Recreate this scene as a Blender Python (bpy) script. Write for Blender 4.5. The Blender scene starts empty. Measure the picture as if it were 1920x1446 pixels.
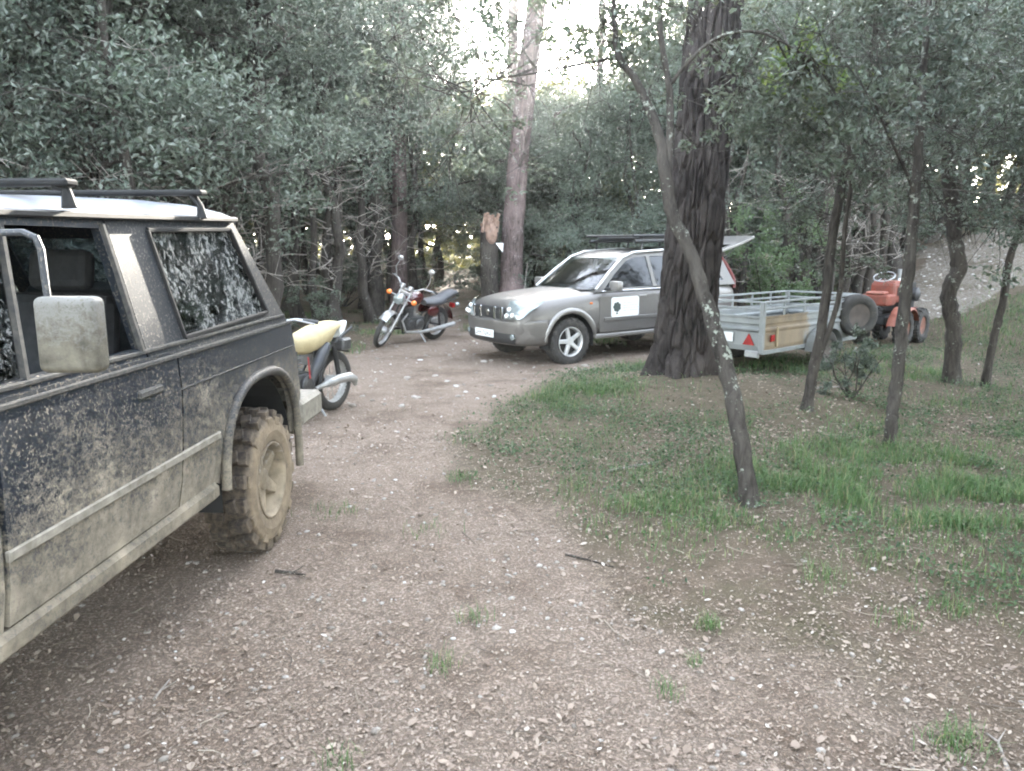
import bpy, bmesh, math, random
import numpy as np
from mathutils import Vector, Matrix, Euler, Quaternion
from mathutils.geometry import tessellate_polygon
R = math.radians
sc = bpy.context.scene
col = sc.collection

# ---------------------------------------------------------------- camera, sky, sun, exposure
FPX, PITCH, EYE = 1441.0, R(10.3), 1.70
cd = bpy.data.cameras.new('camera'); cam = bpy.data.objects.new('camera', cd); col.objects.link(cam)
cam.location = (0, 0, EYE); cam.rotation_euler = (R(90) - PITCH, 0, 0)
cd.sensor_width = 36; cd.lens = 36 * FPX / 1920; cd.clip_start = 0.05; cd.clip_end = 2000
sc.camera = cam

SUN_AZ, SUN_EL = R(5), R(13)
w = bpy.data.worlds.new('World'); sc.world = w; w.use_nodes = True
nt = w.node_tree; bg = nt.nodes['Background']
sky = nt.nodes.new('ShaderNodeTexSky'); sky.sky_type = 'NISHITA'; sky.sun_disc = False
sky.sun_elevation = SUN_EL; sky.sun_rotation = SUN_AZ
sky.air_density = 1.0; sky.dust_density = 1.6; sky.ozone_density = 1.0
hsv = nt.nodes.new('ShaderNodeHueSaturation'); hsv.inputs['Saturation'].default_value = 0.42
nt.links.new(sky.outputs[0], hsv.inputs['Color']); nt.links.new(hsv.outputs[0], bg.inputs[0])
bg.inputs[1].default_value = 0.15

ld = bpy.data.lights.new('sun', 'SUN'); ld.energy = 2.0; ld.angle = R(0.6); ld.color = (1.0, 0.93, 0.82)
sun = bpy.data.objects.new('sun', ld); col.objects.link(sun)
sv = Vector((math.sin(SUN_AZ) * math.cos(SUN_EL), math.cos(SUN_AZ) * math.cos(SUN_EL), math.sin(SUN_EL)))
sun.rotation_euler = sv.to_track_quat('Z', 'Y').to_euler(); sun.location = (10, 40, 30)

vs = sc.view_settings
vs.view_transform = 'Standard'; vs.look = 'None'; vs.gamma = 1.0; vs.use_curve_mapping = False
vs.exposure = 4.7
sc.render.engine = 'CYCLES'
cy = sc.cycles
cy.use_denoising = True; cy.denoiser = 'OPENIMAGEDENOISE'
cy.max_bounces = 6; cy.diffuse_bounces = 3; cy.glossy_bounces = 3; cy.transmission_bounces = 4
cy.transparent_max_bounces = 8; cy.volume_bounces = 1
cy.caustics_reflective = False; cy.caustics_refractive = False
cy.sample_clamp_indirect = 6.0
cy.filter_width = 2.0
cy.use_adaptive_sampling = True; cy.adaptive_threshold = 0.02

# ---------------------------------------------------------------- helpers
cP, sP = math.cos(PITCH), math.sin(PITCH)
def ray(u, v):
    a = (u - 960) / FPX; b = (723 - v) / FPX
    return Vector((a, cP + b * sP, -sP + b * cP))
def pix(u, v, y):
    d = ray(u, v); t = y / d.y
    return Vector((d.x * t, y, EYE + d.z * t))
def gnd(u, v, z=0.0):
    d = ray(u, v); t = (z - EYE) / d.z
    return (d.x * t, d.y * t)

def tag(o, label=None, cat=None, group=None, kind=None):
    if label: o['label'] = label
    if cat: o['category'] = cat
    if group: o['group'] = group
    if kind: o['kind'] = kind
    return o
def thing(name, label, cat, loc=(0, 0, 0), rotz=0.0, group=None):
    o = bpy.data.objects.new(name, None); col.objects.link(o)
    o.empty_display_size = 0.2
    o.location = loc; o.rotation_euler = (0, 0, rotz)
    return tag(o, label, cat, group)
def link(name, me, parent=None):
    o = bpy.data.objects.new(name, me); col.objects.link(o)
    if parent: o.parent = parent
    return o
def fast_mesh(name, V, F, mat=None, smooth=False):
    V = np.asarray(V, dtype=np.float32); F = np.asarray(F, dtype=np.int32)
    me = bpy.data.meshes.new(name); n, k = F.shape
    me.vertices.add(len(V)); me.vertices.foreach_set('co', V.ravel())
    me.loops.add(n * k); me.loops.foreach_set('vertex_index', F.ravel())
    me.polygons.add(n)
    me.polygons.foreach_set('loop_start', np.arange(0, n * k, k, dtype=np.int32))
    me.polygons.foreach_set('use_smooth', np.full(n, smooth, dtype=bool))
    me.update(calc_edges=True); me.validate()
    if mat: me.materials.append(mat)
    return me
def copy_tree(o, parent=None):
    c = o.copy(); col.objects.link(c); c.parent = parent
    for ch in list(o.children): copy_tree(ch, c)
    return c

class MB:
    def __init__(s): s.v = []; s.f = []
    def add(s, V, F, M=None):
        b = len(s.v)
        for p in V:
            p = Vector(p); s.v.append(M @ p if M else p)
        s.f += [tuple(i + b for i in f) for f in F]
        return s
    def box(s, c, d, M=None, rot=None):
        hx, hy, hz = d[0] / 2, d[1] / 2, d[2] / 2
        V = [Vector((x, y, z)) for x in (-hx, hx) for y in (-hy, hy) for z in (-hz, hz)]
        if rot:
            q = Euler(rot).to_matrix(); V = [q @ p for p in V]
        V = [p + Vector(c) for p in V]
        return s.add(V, [(0, 1, 3, 2), (4, 6, 7, 5), (0, 4, 5, 1), (2, 3, 7, 6), (0, 2, 6, 4), (1, 5, 7, 3)], M)
    def tube(s, pts, rad, n=8, M=None, cap=True, flat=1.0):
        pts = [Vector(p) for p in pts]; m = len(pts)
        if not hasattr(rad, '__len__'): rad = [rad] * m
        V = []; F = []; up = None
        for i, p in enumerate(pts):
            t = (pts[min(i + 1, m - 1)] - pts[max(i - 1, 0)])
            if t.length < 1e-9: t = Vector((0, 0, 1))
            t.normalize()
            if up is None:
                up = Vector((0, 0, 1)) if abs(t.z) < 0.9 else Vector((1, 0, 0))
            a = up - t * up.dot(t)
            if a.length < 1e-5: a = t.orthogonal()
            a.normalize(); up = a; b = t.cross(a)
            for k in range(n):
                g = 2 * math.pi * k / n
                V.append(p + (a * math.cos(g) * flat + b * math.sin(g)) * rad[i])
        for i in range(m - 1):
            for k in range(n):
                k2 = (k + 1) % n
                F.append((i * n + k, i * n + k2, (i + 1) * n + k2, (i + 1) * n + k))
        if cap:
            F.append(tuple(range(n - 1, -1, -1))); F.append(tuple((m - 1) * n + k for k in range(n)))
        return s.add(V, F, M)
    def lathe(s, prof, c=(0, 0, 0), axis=(0, 1, 0), n=24, M=None, closed=False):
        ax = Vector(axis).normalized(); a = ax.orthogonal().normalized(); b = ax.cross(a); c = Vector(c)
        V = []; F = []; m = len(prof)
        for r, t in prof:
            for k in range(n):
                g = 2 * math.pi * k / n
                V.append(c + ax * t + (a * math.cos(g) + b * math.sin(g)) * r)
        for i in range(m - 1 if not closed else m):
            j = (i + 1) % m
            for k in range(n):
                k2 = (k + 1) % n
                F.append((i * n + k, j * n + k, j * n + k2, i * n + k2))
        if not closed:
            F.append(tuple(range(n))); F.append(tuple((m - 1) * n + k for k in range(n - 1, -1, -1)))
        return s.add(V, F, M)
    def ell(s, c, r, n=14, m=9, M=None, q=None):
        V = []; F = []
        for i in range(m + 1):
            th = math.pi * i / m
            for k in range(n):
                g = 2 * math.pi * k / n
                p = Vector((r[0] * math.sin(th) * math.cos(g), r[1] * math.sin(th) * math.sin(g), r[2] * math.cos(th)))
                if q: p = q @ p
                V.append(p + Vector(c))
        for i in range(m):
            for k in range(n):
                k2 = (k + 1) % n
                F.append((i * n + k, (i + 1) * n + k, (i + 1) * n + k2, i * n + k2))
        return s.add(V, F, M)
    def grid(s, rows, M=None, thick=None):
        m = len(rows); n = len(rows[0])
        V = [p for r in rows for p in r]
        F = [(i * n + k, i * n + k + 1, (i + 1) * n + k + 1, (i + 1) * n + k) for i in range(m - 1) for k in range(n - 1)]
        return s.add(V, F, M)
    def plate(s, loops, fn, t0, t1):
        """loops: outline then holes, as (u,v); fn(u,v,t) -> 3D; t0/t1 the two faces"""
        L = [[Vector((p[0], p[1], 0)) for p in lp] for lp in loops]
        tris = tessellate_polygon(L)
        flat = [p for lp in L for p in lp]; N = len(flat)
        V = [fn(p.x, p.y, t0) for p in flat] + [fn(p.x, p.y, t1) for p in flat]
        F = [tuple(t) for t in tris] + [(t[2] + N, t[1] + N, t[0] + N) for t in tris]
        o = 0
        for lp in L:
            k = len(lp)
            for i in range(k):
                j = (i + 1) % k
                F.append((o + i, o + j, o + j + N, o + i + N))
            o += k
        return s.add(V, F)
    def build(s, name, mat, parent=None, smooth=False, bevel=0, angle=35, seg=1, sub=0):
        me = bpy.data.meshes.new(name)
        me.from_pydata([tuple(p) for p in s.v], [], s.f)
        bm = bmesh.new(); bm.from_mesh(me)
        bmesh.ops.recalc_face_normals(bm, faces=bm.faces)
        if bevel:
            es = [e for e in bm.edges if len(e.link_faces) == 2 and e.calc_face_angle(0) > R(30)]
            bmesh.ops.bevel(bm, geom=es, offset=bevel, segments=seg, profile=0.5, affect='EDGES', clamp_overlap=True)
        bm.to_mesh(me); bm.free()
        if mat: me.materials.append(mat)
        if smooth:
            me.polygons.foreach_set('use_smooth', [True] * len(me.polygons))
            me.set_sharp_from_angle(angle=R(angle))
        o = link(name, me, parent)
        if sub:
            m = o.modifiers.new('sub', 'SUBSURF'); m.levels = sub; m.render_levels = sub
        return o

# ---------------------------------------------------------------- materials
class NT:
    def __init__(s, name):
        s.m = bpy.data.materials.new(name); s.m.use_nodes = True
        s.t = s.m.node_tree; s.b = s.t.nodes['Principled BSDF']; s.out = s.t.nodes['Material Output']
        s.tc = s.n('ShaderNodeTexCoord')
    def n(s, ty, **kw):
        x = s.t.nodes.new(ty)
        for k, v in kw.items(): setattr(x, k, v)
        return x
    def l(s, a, b): s.t.links.new(a, b)
    def setb(s, **kw):
        for k, v in kw.items():
            s.b.inputs[k.replace('_', ' ')].default_value = v
    def noise(s, scale, detail=4, rough=0.55, vec=None, dist=0.0):
        x = s.n('ShaderNodeTexNoise'); x.inputs['Scale'].default_value = scale
        x.inputs['Detail'].default_value = detail; x.inputs['Roughness'].default_value = rough
        x.inputs['Distortion'].default_value = dist
        s.l(vec if vec is not None else s.tc.outputs['Object'], x.inputs['Vector'])
        return x.outputs['Fac']
    def ramp(s, fac, a, b, ca=(0, 0, 0, 1), cb=(1, 1, 1, 1)):
        x = s.n('ShaderNodeValToRGB'); e = x.color_ramp.elements
        e[0].position = a; e[1].position = b; e[0].color = ca; e[1].color = cb
        s.l(fac, x.inputs[0]); return x.outputs[0]
    def mix(s, fac, a, b):
        x = s.n('ShaderNodeMix', data_type='RGBA')
        for sock, v in ((x.inputs[0], fac), (x.inputs[6], a), (x.inputs[7], b)):
            if isinstance(v, (int, float)): sock.default_value = v
            elif isinstance(v, (tuple, list)): sock.default_value = (v[0], v[1], v[2], 1)
            else: s.l(v, sock)
        return x.outputs[2]
    def math(s, op, a, b=0.0, clamp=False):
        x = s.n('ShaderNodeMath', operation=op); x.use_clamp = clamp
        for i, v in enumerate((a, b)):
            if isinstance(v, (int, float)): x.inputs[i].default_value = v
            else: s.l(v, x.inputs[i])
        return x.outputs[0]
    def bump(s, h, strength=0.4, dist=0.01):
        x = s.n('ShaderNodeBump'); x.inputs['Strength'].default_value = strength
        x.inputs['Distance'].default_value = dist
        s.l(h, x.inputs['Height']); s.l(x.outputs[0], s.b.inputs['Normal'])
    def scaled(s, sx, sy, sz):
        x = s.n('ShaderNodeMapping'); x.inputs['Scale'].default_value = (sx, sy, sz)
        s.l(s.tc.outputs['Object'], x.inputs['Vector']); return x.outputs[0]

def pmat(name, c1, c2=None, scale=6.0, rough=0.6, metal=0.0, bump=0.0, bscale=60, dirt=None, dirt_amt=0.5, coat=0.0):
    m = NT(name); m.setb(Roughness=rough, Metallic=metal)
    if coat: m.setb(Coat_Weight=coat, Coat_Roughness=0.08)
    c2 = c2 or tuple(x * 0.75 for x in c1)
    c = m.mix(m.ramp(m.noise(scale, 6, 0.6), 0.35, 0.65), c1, c2)
    if dirt:
        d = m.ramp(m.math('ADD', m.math('MULTIPLY', m.noise(scale * 1.7, 8, 0.7), 0.6), m.math('MULTIPLY', m.noise(scale * 9, 3, 0.6), 0.4)), 0.62 - dirt_amt * 0.25, 0.74 - dirt_amt * 0.2)
        c = m.mix(d, c, dirt)
        rr = m.math('ADD', m.math('MULTIPLY', d, 0.9 - rough), rough)
        m.l(rr, m.b.inputs['Roughness'])
        if metal:
            m.l(m.math('MULTIPLY', m.math('SUBTRACT', 1.0, d), metal), m.b.inputs['Metallic'])
    m.l(c, m.b.inputs['Base Color'])
    if bump: m.bump(m.noise(bscale, 5, 0.6), bump, 0.01)
    return m.m

def mud_mat(name, paint, mud=(0.30, 0.255, 0.19), lo=0.45, hi=1.45, rough=0.22, bias=0.0, coat=0.5):
    m = NT(name)
    sp = m.n('ShaderNodeSeparateXYZ'); m.l(m.tc.outputs['Object'], sp.inputs[0])
    mr = m.n('ShaderNodeMapRange'); m.l(sp.outputs['Z'], mr.inputs[0])
    mr.inputs[1].default_value = lo; mr.inputs[2].default_value = hi
    mr.inputs[3].default_value = 0.30 + bias; mr.inputs[4].default_value = -0.15 + bias
    big = m.noise(2.6, 7, 0.62, dist=0.4)
    fine = m.noise(38, 6, 0.75, vec=m.scaled(0.75, 0.75, 1.0), dist=0.5)
    spk = m.noise(140, 2, 0.5)
    s_ = m.math('ADD', m.math('MULTIPLY', big, 0.30), m.math('ADD', m.math('MULTIPLY', fine, 0.60), m.math('MULTIPLY', spk, 0.22)))
    s_ = m.math('ADD', s_, mr.outputs[0])
    mask = m.ramp(s_, 0.575, 0.74)
    sp2 = m.math('MULTIPLY', m.ramp(m.noise(85, 4, 0.65, dist=0.4), 0.565, 0.615), 0.75)
    mask = m.math('MAXIMUM', mask, sp2)
    mc = m.mix(m.ramp(m.noise(17, 7, 0.75), 0.35, 0.68), mud, tuple(x * 0.42 for x in mud))
    mc = m.mix(m.ramp(m.noise(5, 5), 0.5, 0.7), mc, tuple(x * 1.3 for x in mud))
    m.l(m.mix(mask, paint, mc), m.b.inputs['Base Color'])
    m.l(m.math('ADD', m.math('MULTIPLY', mask, 0.9 - rough), rough), m.b.inputs['Roughness'])
    if coat: m.l(m.math('MULTIPLY', m.math('SUBTRACT', 1.0, mask), coat), m.b.inputs['Coat Weight'])
    m.bump(m.math('MULTIPLY', mask, fine), 0.35, 0.008)
    return m.m

def glass_mat(name, tint=(0.55, 0.62, 0.62), dirt=0.0, dirtcol=(0.35, 0.32, 0.27), lo=0.52):
    m = NT(name); t = m.t
    tr = m.n('ShaderNodeBsdfTransparent'); tr.inputs[0].default_value = (*tint, 1)
    gl = m.n('ShaderNodeBsdfGlossy'); gl.inputs[0].default_value = (0.95, 0.97, 1, 1); gl.inputs[1].default_value = 0.04
    fr = m.n('ShaderNodeFresnel'); fr.inputs[0].default_value = 1.55
    mx = m.n('ShaderNodeMixShader'); m.l(fr.outputs[0], mx.inputs[0]); m.l(tr.outputs[0], mx.inputs[1]); m.l(gl.outputs[0], mx.inputs[2])
    last = mx.outputs[0]
    if dirt:
        df = m.n('ShaderNodeBsdfDiffuse'); df.inputs[0].default_value = (*dirtcol, 1)
        s_ = m.math('ADD', m.math('MULTIPLY', m.noise(30, 5, 0.75, dist=0.7), 0.7), m.math('MULTIPLY', m.noise(4, 4), 0.3))
        k = m.math('MULTIPLY', m.ramp(s_, lo, lo + 0.14), dirt)
        m2 = m.n('ShaderNodeMixShader'); m.l(k, m2.inputs[0]); m.l(last, m2.inputs[1]); m.l(df.outputs[0], m2.inputs[2]); last = m2.outputs[0]
    m.l(last, m.out.inputs['Surface'])
    return m.m

def leaf_mat(name, ca, cb, under, gloss=0.42, trans=0.28, yellow=(0.16, 0.17, 0.03)):
    m = NT(name); t = m.t
    ge = m.n('ShaderNodeNewGeometry'); oi = m.n('ShaderNodeObjectInfo')
    c = m.mix(ge.outputs['Random Per Island'], ca, cb)
    c = m.mix(m.math('MULTIPLY', oi.outputs['Random'], 0.35), c, tuple(0.5 * (a + b) for a, b in zip(cb, yellow)))
    c = m.mix(m.math('MULTIPLY', ge.outputs['Backfacing'], 0.75), c, under)
    m.l(c, m.b.inputs['Base Color']); m.setb(Roughness=gloss)
    m.b.inputs['Specular IOR Level'].default_value = 0.4
    tl = m.n('ShaderNodeBsdfTranslucent')
    m.l(m.mix(0.55, c, yellow), tl.inputs[0])
    mx = m.n('ShaderNodeMixShader'); mx.inputs[0].default_value = trans
    m.l(m.b.outputs[0], mx.inputs[1]); m.l(tl.outputs[0], mx.inputs[2]); m.l(mx.outputs[0], m.out.inputs['Surface'])
    return m.m

def bark_mat(name, ca, cb, lichen=0.0, lcol=(0.42, 0.45, 0.38), vs_=(9, 9, 2.2), bump=0.7):
    m = NT(name)
    v = m.scaled(*vs_)
    n1 = m.noise(3.0, 8, 0.65, vec=v, dist=0.6)
    c = m.mix(m.ramp(n1, 0.38, 0.62), ca, cb)
    c = m.mix(m.ramp(m.noise(1.4, 3), 0.45, 0.7), c, tuple(x * 1.35 for x in cb))
    if lichen:
        k = m.math('MULTIPLY', m.ramp(m.math('ADD', m.math('MULTIPLY', m.noise(30, 4, 0.7), 0.55), m.math('MULTIPLY', m.noise(4.5, 3), 0.45)), 0.60 - 0.10 * lichen, 0.645 - 0.10 * lichen), 1.0)
        c = m.mix(k, c, lcol)
    m.l(c, m.b.inputs['Base Color']); m.setb(Roughness=0.9)
    m.b.inputs['Specular IOR Level'].default_value = 0.2
    m.bump(n1, bump, 0.03)
    return m.m

def island_mat(name, stops, rough=0.8, trans=0.0, var=0.25):
    m = NT(name)
    ge = m.n('ShaderNodeNewGeometry')
    x = m.n('ShaderNodeValToRGB'); e = x.color_ramp.elements
    while len(e) < len(stops): e.new(0.5)
    for i, (p, c) in enumerate(stops):
        e[i].position = p; e[i].color = (*c, 1)
    m.l(ge.outputs['Random Per Island'], x.inputs[0])
    c = m.mix(m.math('MULTIPLY', m.noise(7, 4), var), x.outputs[0], (0.05, 0.045, 0.035))
    m.l(c, m.b.inputs['Base Color']); m.setb(Roughness=rough)
    if trans:
        tl = m.n('ShaderNodeBsdfTranslucent'); m.l(c, tl.inputs[0])
        mx = m.n('ShaderNodeMixShader'); mx.inputs[0].default_value = trans
        m.l(m.b.outputs[0], mx.inputs[1]); m.l(tl.outputs[0], mx.inputs[2]); m.l(mx.outputs[0], m.out.inputs['Surface'])
    return m.m

M = {}
M['leaf'] = leaf_mat('holm_oak_leaf', (0.030, 0.045, 0.034), (0.078, 0.102, 0.077), (0.15, 0.17, 0.145), trans=0.14, gloss=0.5, yellow=(0.11, 0.13, 0.05))
M['leaf_far'] = leaf_mat('far_leaf', (0.035, 0.052, 0.033), (0.08, 0.10, 0.06), (0.13, 0.15, 0.11), trans=0.35, yellow=(0.26, 0.22, 0.03))
M['leaf_green'] = leaf_mat('bright_leaf', (0.05, 0.095, 0.045), (0.09, 0.155, 0.07), (0.15, 0.20, 0.13), trans=0.3)
M['leaf_young'] = leaf_mat('young_leaf', (0.09, 0.17, 0.05), (0.15, 0.25, 0.08), (0.2, 0.26, 0.1), trans=0.4)
M['needle'] = leaf_mat('pine_needle', (0.035, 0.060, 0.025), (0.07, 0.10, 0.04), (0.06, 0.09, 0.04), trans=0.2)
M['bark_oak'] = bark_mat('oak_bark', (0.022, 0.019, 0.016), (0.060, 0.052, 0.045), 0.18, lcol=(0.20, 0.21, 0.18))
M['bark_lichen'] = bark_mat('lichen_bark', (0.022, 0.019, 0.016), (0.062, 0.055, 0.048), 0.36, lcol=(0.24, 0.26, 0.22))
M['bark_pine'] = bark_mat('pine_bark', (0.013, 0.011, 0.010), (0.046, 0.039, 0.036), 0.0, vs_=(7, 7, 1.2), bump=0.9)
M['bark_pine_far'] = bark_mat('pale_pine_bark', (0.042, 0.031, 0.029), (0.13, 0.098, 0.092), 0.25, lcol=(0.24, 0.21, 0.205), vs_=(7, 7, 1.6))
M['dead'] = bark_mat('dead_wood', (0.16, 0.14, 0.12), (0.30, 0.275, 0.25), 0.0)
M['torn'] = pmat('torn_wood', (0.27, 0.175, 0.13), (0.15, 0.095, 0.07), 14, 0.8, bump=0.6)

# ---------------------------------------------------------------- terrain
def vnoise(x, y, s, seed=0):
    x = np.asarray(x, float) * s; y = np.asarray(y, float) * s
    xi = np.floor(x); yi = np.floor(y); fx = x - xi; fy = y - yi
    fx = fx * fx * (3 - 2 * fx); fy = fy * fy * (3 - 2 * fy)
    def h(a, b):
        v = np.sin(a * 127.1 + b * 311.7 + seed * 74.7) * 43758.5453
        return v - np.floor(v)
    return (h(xi, yi) * (1 - fx) + h(xi + 1, yi) * fx) * (1 - fy) + (h(xi, yi + 1) * (1 - fx) + h(xi + 1, yi + 1) * fx) * fy
def sstep(a, b, x):
    t = np.clip((np.asarray(x, float) - a) / (b - a), 0, 1); return t * t * (3 - 2 * t)
PINE = (1.93, 8.75)
def height(x, y):
    x = np.asarray(x, float); y = np.asarray(y, float)
    h = 0.05 * (vnoise(x, y, 0.35, 1) - 0.5) + 0.035 * (vnoise(x, y, 1.3, 2) - 0.5) + 0.012 * (vnoise(x, y, 5, 3) - 0.5)
    d = np.hypot((x - PINE[0] - 0.1) / 1.35, (y - PINE[1] + 0.25) / 1.2)
    h = h + 0.27 * np.exp(-d * d * 0.9)
    h = h + 0.10 * sstep(0.2, 1.6, x - 0.1 * y + 0.3) * sstep(8.5, 5.5, y) * sstep(2.8, 4.2, y)
    # bank on the right, gravel slope beyond the tractor
    b = (x - 7.3) * 0.30 + np.clip(y - 15.2, 0, 50) * 0.05
    b = np.clip(b, 0, 3.2) * sstep(4.0, 9.5, y) * sstep(6.6, 8.2, x)
    h = h + b
    # the wood on the left rises a little
    h = h + 0.10 * sstep(14, 26, y) * sstep(1.5, -3, x - 0.0) * 2.0 * sstep(-3.5, -6, x + 0.03 * y)
    # vehicles stand on level ground
    return h
def hz(x, y): return float(height(np.array([x]), np.array([y]))[0])

def poly_in(px, py, poly):
    inside = np.zeros(px.shape, bool); n = len(poly); j = n - 1
    for i in range(n):
        xi, yi = poly[i]; xj, yj = poly[j]
        c = ((yi > py) != (yj > py)) & (px < (xj - xi) * (py - yi) / (yj - yi + 1e-12) + xi)
        inside ^= c; j = i
    return inside
GP = [gnd(*p) for p in [(835, 815), (930, 762), (1040, 715), (1130, 690), (1215, 676), (1330, 690), (1400, 668), (1520, 655), (1700, 650), (1760, 620), (1830, 600), (1920, 590)]]
GP += [(14, 14), (16, 8), (8, 3.5)] + [gnd(*p) for p in [(1920, 1185), (1790, 1140), (1640, 1085), (1480, 1050), (1330, 1045), (1180, 1030), (1050, 985), (960, 960), (900, 900), (850, 860)]]
TRACK = [(-2.6, 0.3), (1.5, 0.3), (1.6, 2.6), (0.4, 3.6), (-0.1, 5.2), (-0.25, 7.2), (0.3, 8.8), (0.75, 9.9), (2.2, 10.8), (3.2, 12.3), (0.5, 14.6), (-0.6, 15.2), (-1.0, 18), (-1.6, 24), (-2.2, 40), (-3.4, 40), (-2.9, 24), (-2.2, 17.5), (-2.0, 14.4), (-2.6, 12.2), (-2.9, 10), (-3.2, 7.5), (-3.4, 5), (-3.4, 0.3)]
GRAVEL = [(7.9, 15.6), (8.5, 14.5), (10.4, 15.5), (13.2, 17.2), (17, 19), (17, 22.5), (12.3, 22.5), (9.2, 18.6)]
def zones(x, y):
    x = np.asarray(x, float); y = np.asarray(y, float)
    wx = x + 0.55 * (vnoise(x, y, 1.1, 11) - 0.5) + 0.35 * (vnoise(x, y, 3.1, 12) - 0.5)
    wy = y + 0.7 * (vnoise(x, y, 1.1, 13) - 0.5) + 0.5 * (vnoise(x, y, 3.1, 14) - 0.5)
    g = np.zeros(x.shape); t = np.zeros(x.shape)
    for k in range(8):   # soft, frayed edges
        ax, ay = 0.32 * math.cos(k * 2.4) * (k + 1) / 8, 0.45 * math.sin(k * 2.4) * (k + 1) / 8
        g = g + poly_in(wx + ax, wy + ay, GP) / 8.0; t = t + poly_in(wx + ax, wy + ay, TRACK) / 8.0
    gr = poly_in(wx + 1.2 * (vnoise(x, y, .7, 15) - .5), wy + 1.2 * (vnoise(x, y, .7, 16) - .5), GRAVEL).astype(float)
    return g, t, gr

def make_ground():
    xs = np.concatenate([-np.geomspace(400, 13.2, 22), np.arange(-13, 17.01, 0.085), np.geomspace(17.2, 400, 22)])
    ys = np.concatenate([-np.geomspace(300, 1.2, 16), np.arange(-1, 10, 0.07), np.arange(10, 26, 0.11), np.geomspace(26.2, 420, 26)])
    X, Y = np.meshgrid(xs, ys); Z = height(X, Y)
    V = np.stack([X, Y, Z], -1).reshape(-1, 3); ny, nx = X.shape
    i = (np.arange(ny - 1)[:, None] * nx + np.arange(nx - 1)[None]).ravel()
    F = np.stack([i, i + 1, i + nx + 1, i + nx], -1)
    me = fast_mesh('ground', V, F, None, True)
    g, t, gr = zones(V[:, 0], V[:, 1])
    ca = me.color_attributes.new('zones', 'FLOAT_COLOR', 'POINT')
    c = np.stack([g, t, gr, np.ones_like(g)], -1).astype(np.float32)
    ca.data.foreach_set('color', c.ravel())
    m = NT('forest_floor')
    at = m.n('ShaderNodeAttribute', attribute_name='zones')
    sp = m.n('ShaderNodeSeparateColor'); m.l(at.outputs['Color'], sp.inputs[0])
    n1, n2, n3 = m.noise(1.3, 6, 0.65), m.noise(9, 8, 0.72), m.noise(70, 4, 0.7)
    hum = m.mix(m.ramp(n2, 0.35, 0.7), (0.125, 0.095, 0.07), (0.225, 0.172, 0.13))
    hum = m.mix(m.ramp(n1, 0.46, 0.66), hum, (0.085, 0.09, 0.045))
    trk = m.mix(m.ramp(n2, 0.32, 0.68), (0.245, 0.188, 0.150), (0.365, 0.295, 0.245))
    trk = m.mix(m.ramp(n1, 0.48, 0.66), trk, (0.17, 0.125, 0.096))
    grs = m.mix(m.ramp(n2, 0.36, 0.64), (0.075, 0.072, 0.042), (0.165, 0.13, 0.095))
    grv = m.mix(m.ramp(n2, 0.36, 0.62), (0.19, 0.165, 0.135), (0.36, 0.33, 0.285))
    grv = m.mix(m.ramp(n1, 0.5, 0.62), grv, (0.17, 0.145, 0.11))
    c = m.mix(sp.outputs[1], hum, trk); c = m.mix(sp.outputs[0], c, grs); c = m.mix(sp.outputs[2], c, grv)
    c = m.mix(m.math('MULTIPLY', m.ramp(n3, 0.52, 0.72), 0.55), c, (0.40, 0.345, 0.29))
    c = m.mix(m.math('MULTIPLY', m.ramp(n3, 0.46, 0.28), 0.6), c, (0.07, 0.055, 0.04))
    m.l(c, m.b.inputs['Base Color']); m.setb(Roughness=0.95); m.b.inputs['Specular IOR Level'].default_value = 0.15
    m.bump(m.math('ADD', n3, m.math('MULTIPLY', n2, 1.5)), 0.8, 0.02)
    me.materials.append(m.m)
    o = link('ground', me); tag(o, 'bare earth track and leaf strewn forest floor', 'ground', kind='structure')
make_ground()

# ---------------------------------------------------------------- trees
def rvec(rng, n):
    v = rng.normal(size=(n, 3)); return v / np.linalg.norm(v, axis=1, keepdims=True)
def leaves(rng, C, s0, s1, aspect=0.5, up=0.7, fold=0.25, needle=False):
    """rhombic folded leaves at the points C; two triangles each"""
    n = len(C)
    nr = rvec(rng, n) * 1.0 + np.array([0, 0, up]); nr /= np.linalg.norm(nr, axis=1, keepdims=True)
    a = np.cross(nr, rvec(rng, n)); a /= np.linalg.norm(a, axis=1, keepdims=True) + 1e-9
    b = np.cross(nr, a)
    s = rng.uniform(s0, s1, (n, 1)); wd = s * aspect * rng.uniform(0.75, 1.2, (n, 1))
    A = C - a * s * 0.5; T = C + a * s * 0.5 - nr * s * 0.08
    mid = C - a * s * 0.08
    L = mid + b * wd * 0.5 + nr * wd * fold; Rr = mid - b * wd * 0.5 + nr * wd * fold
    V = np.stack([A, L, T, Rr], 1).reshape(-1, 3)
    i = np.arange(n)[:, None] * 4
    F = np.concatenate([i + np.array([0, 2, 1]), i + np.array([0, 3, 2])], 1).reshape(-1, 3)
    return V, F
def clump_points(rng, clumps):
    P = []
    for c, sg, n in clumps:
        # sub-clumps (sprays) so the crown shows light and dark masses with gaps
        k = max(3, n // 70)
        sub = np.asarray(c) + rng.normal(size=(k, 3)) * np.asarray(sg)
        idx = rng.integers(0, k, n)
        P.append(sub[idx] + rng.normal(size=(n, 3)) * np.asarray(sg) * 0.30)
    return np.concatenate(P)
def wander(rng, p, q, n, amp):
    p = np.asarray(p, float); q = np.asarray(q, float); t = np.linspace(0, 1, n)[:, None]
    w_ = rng.normal(size=(n, 3)) * amp; w_[0] = 0; w_[-1] = 0
    w_ = (w_ + np.roll(w_, 1, 0) + np.roll(w_, -1, 0)) / 2; w_[0] = 0; w_[-1] = 0
    return p * (1 - t) + q * t + w_

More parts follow.
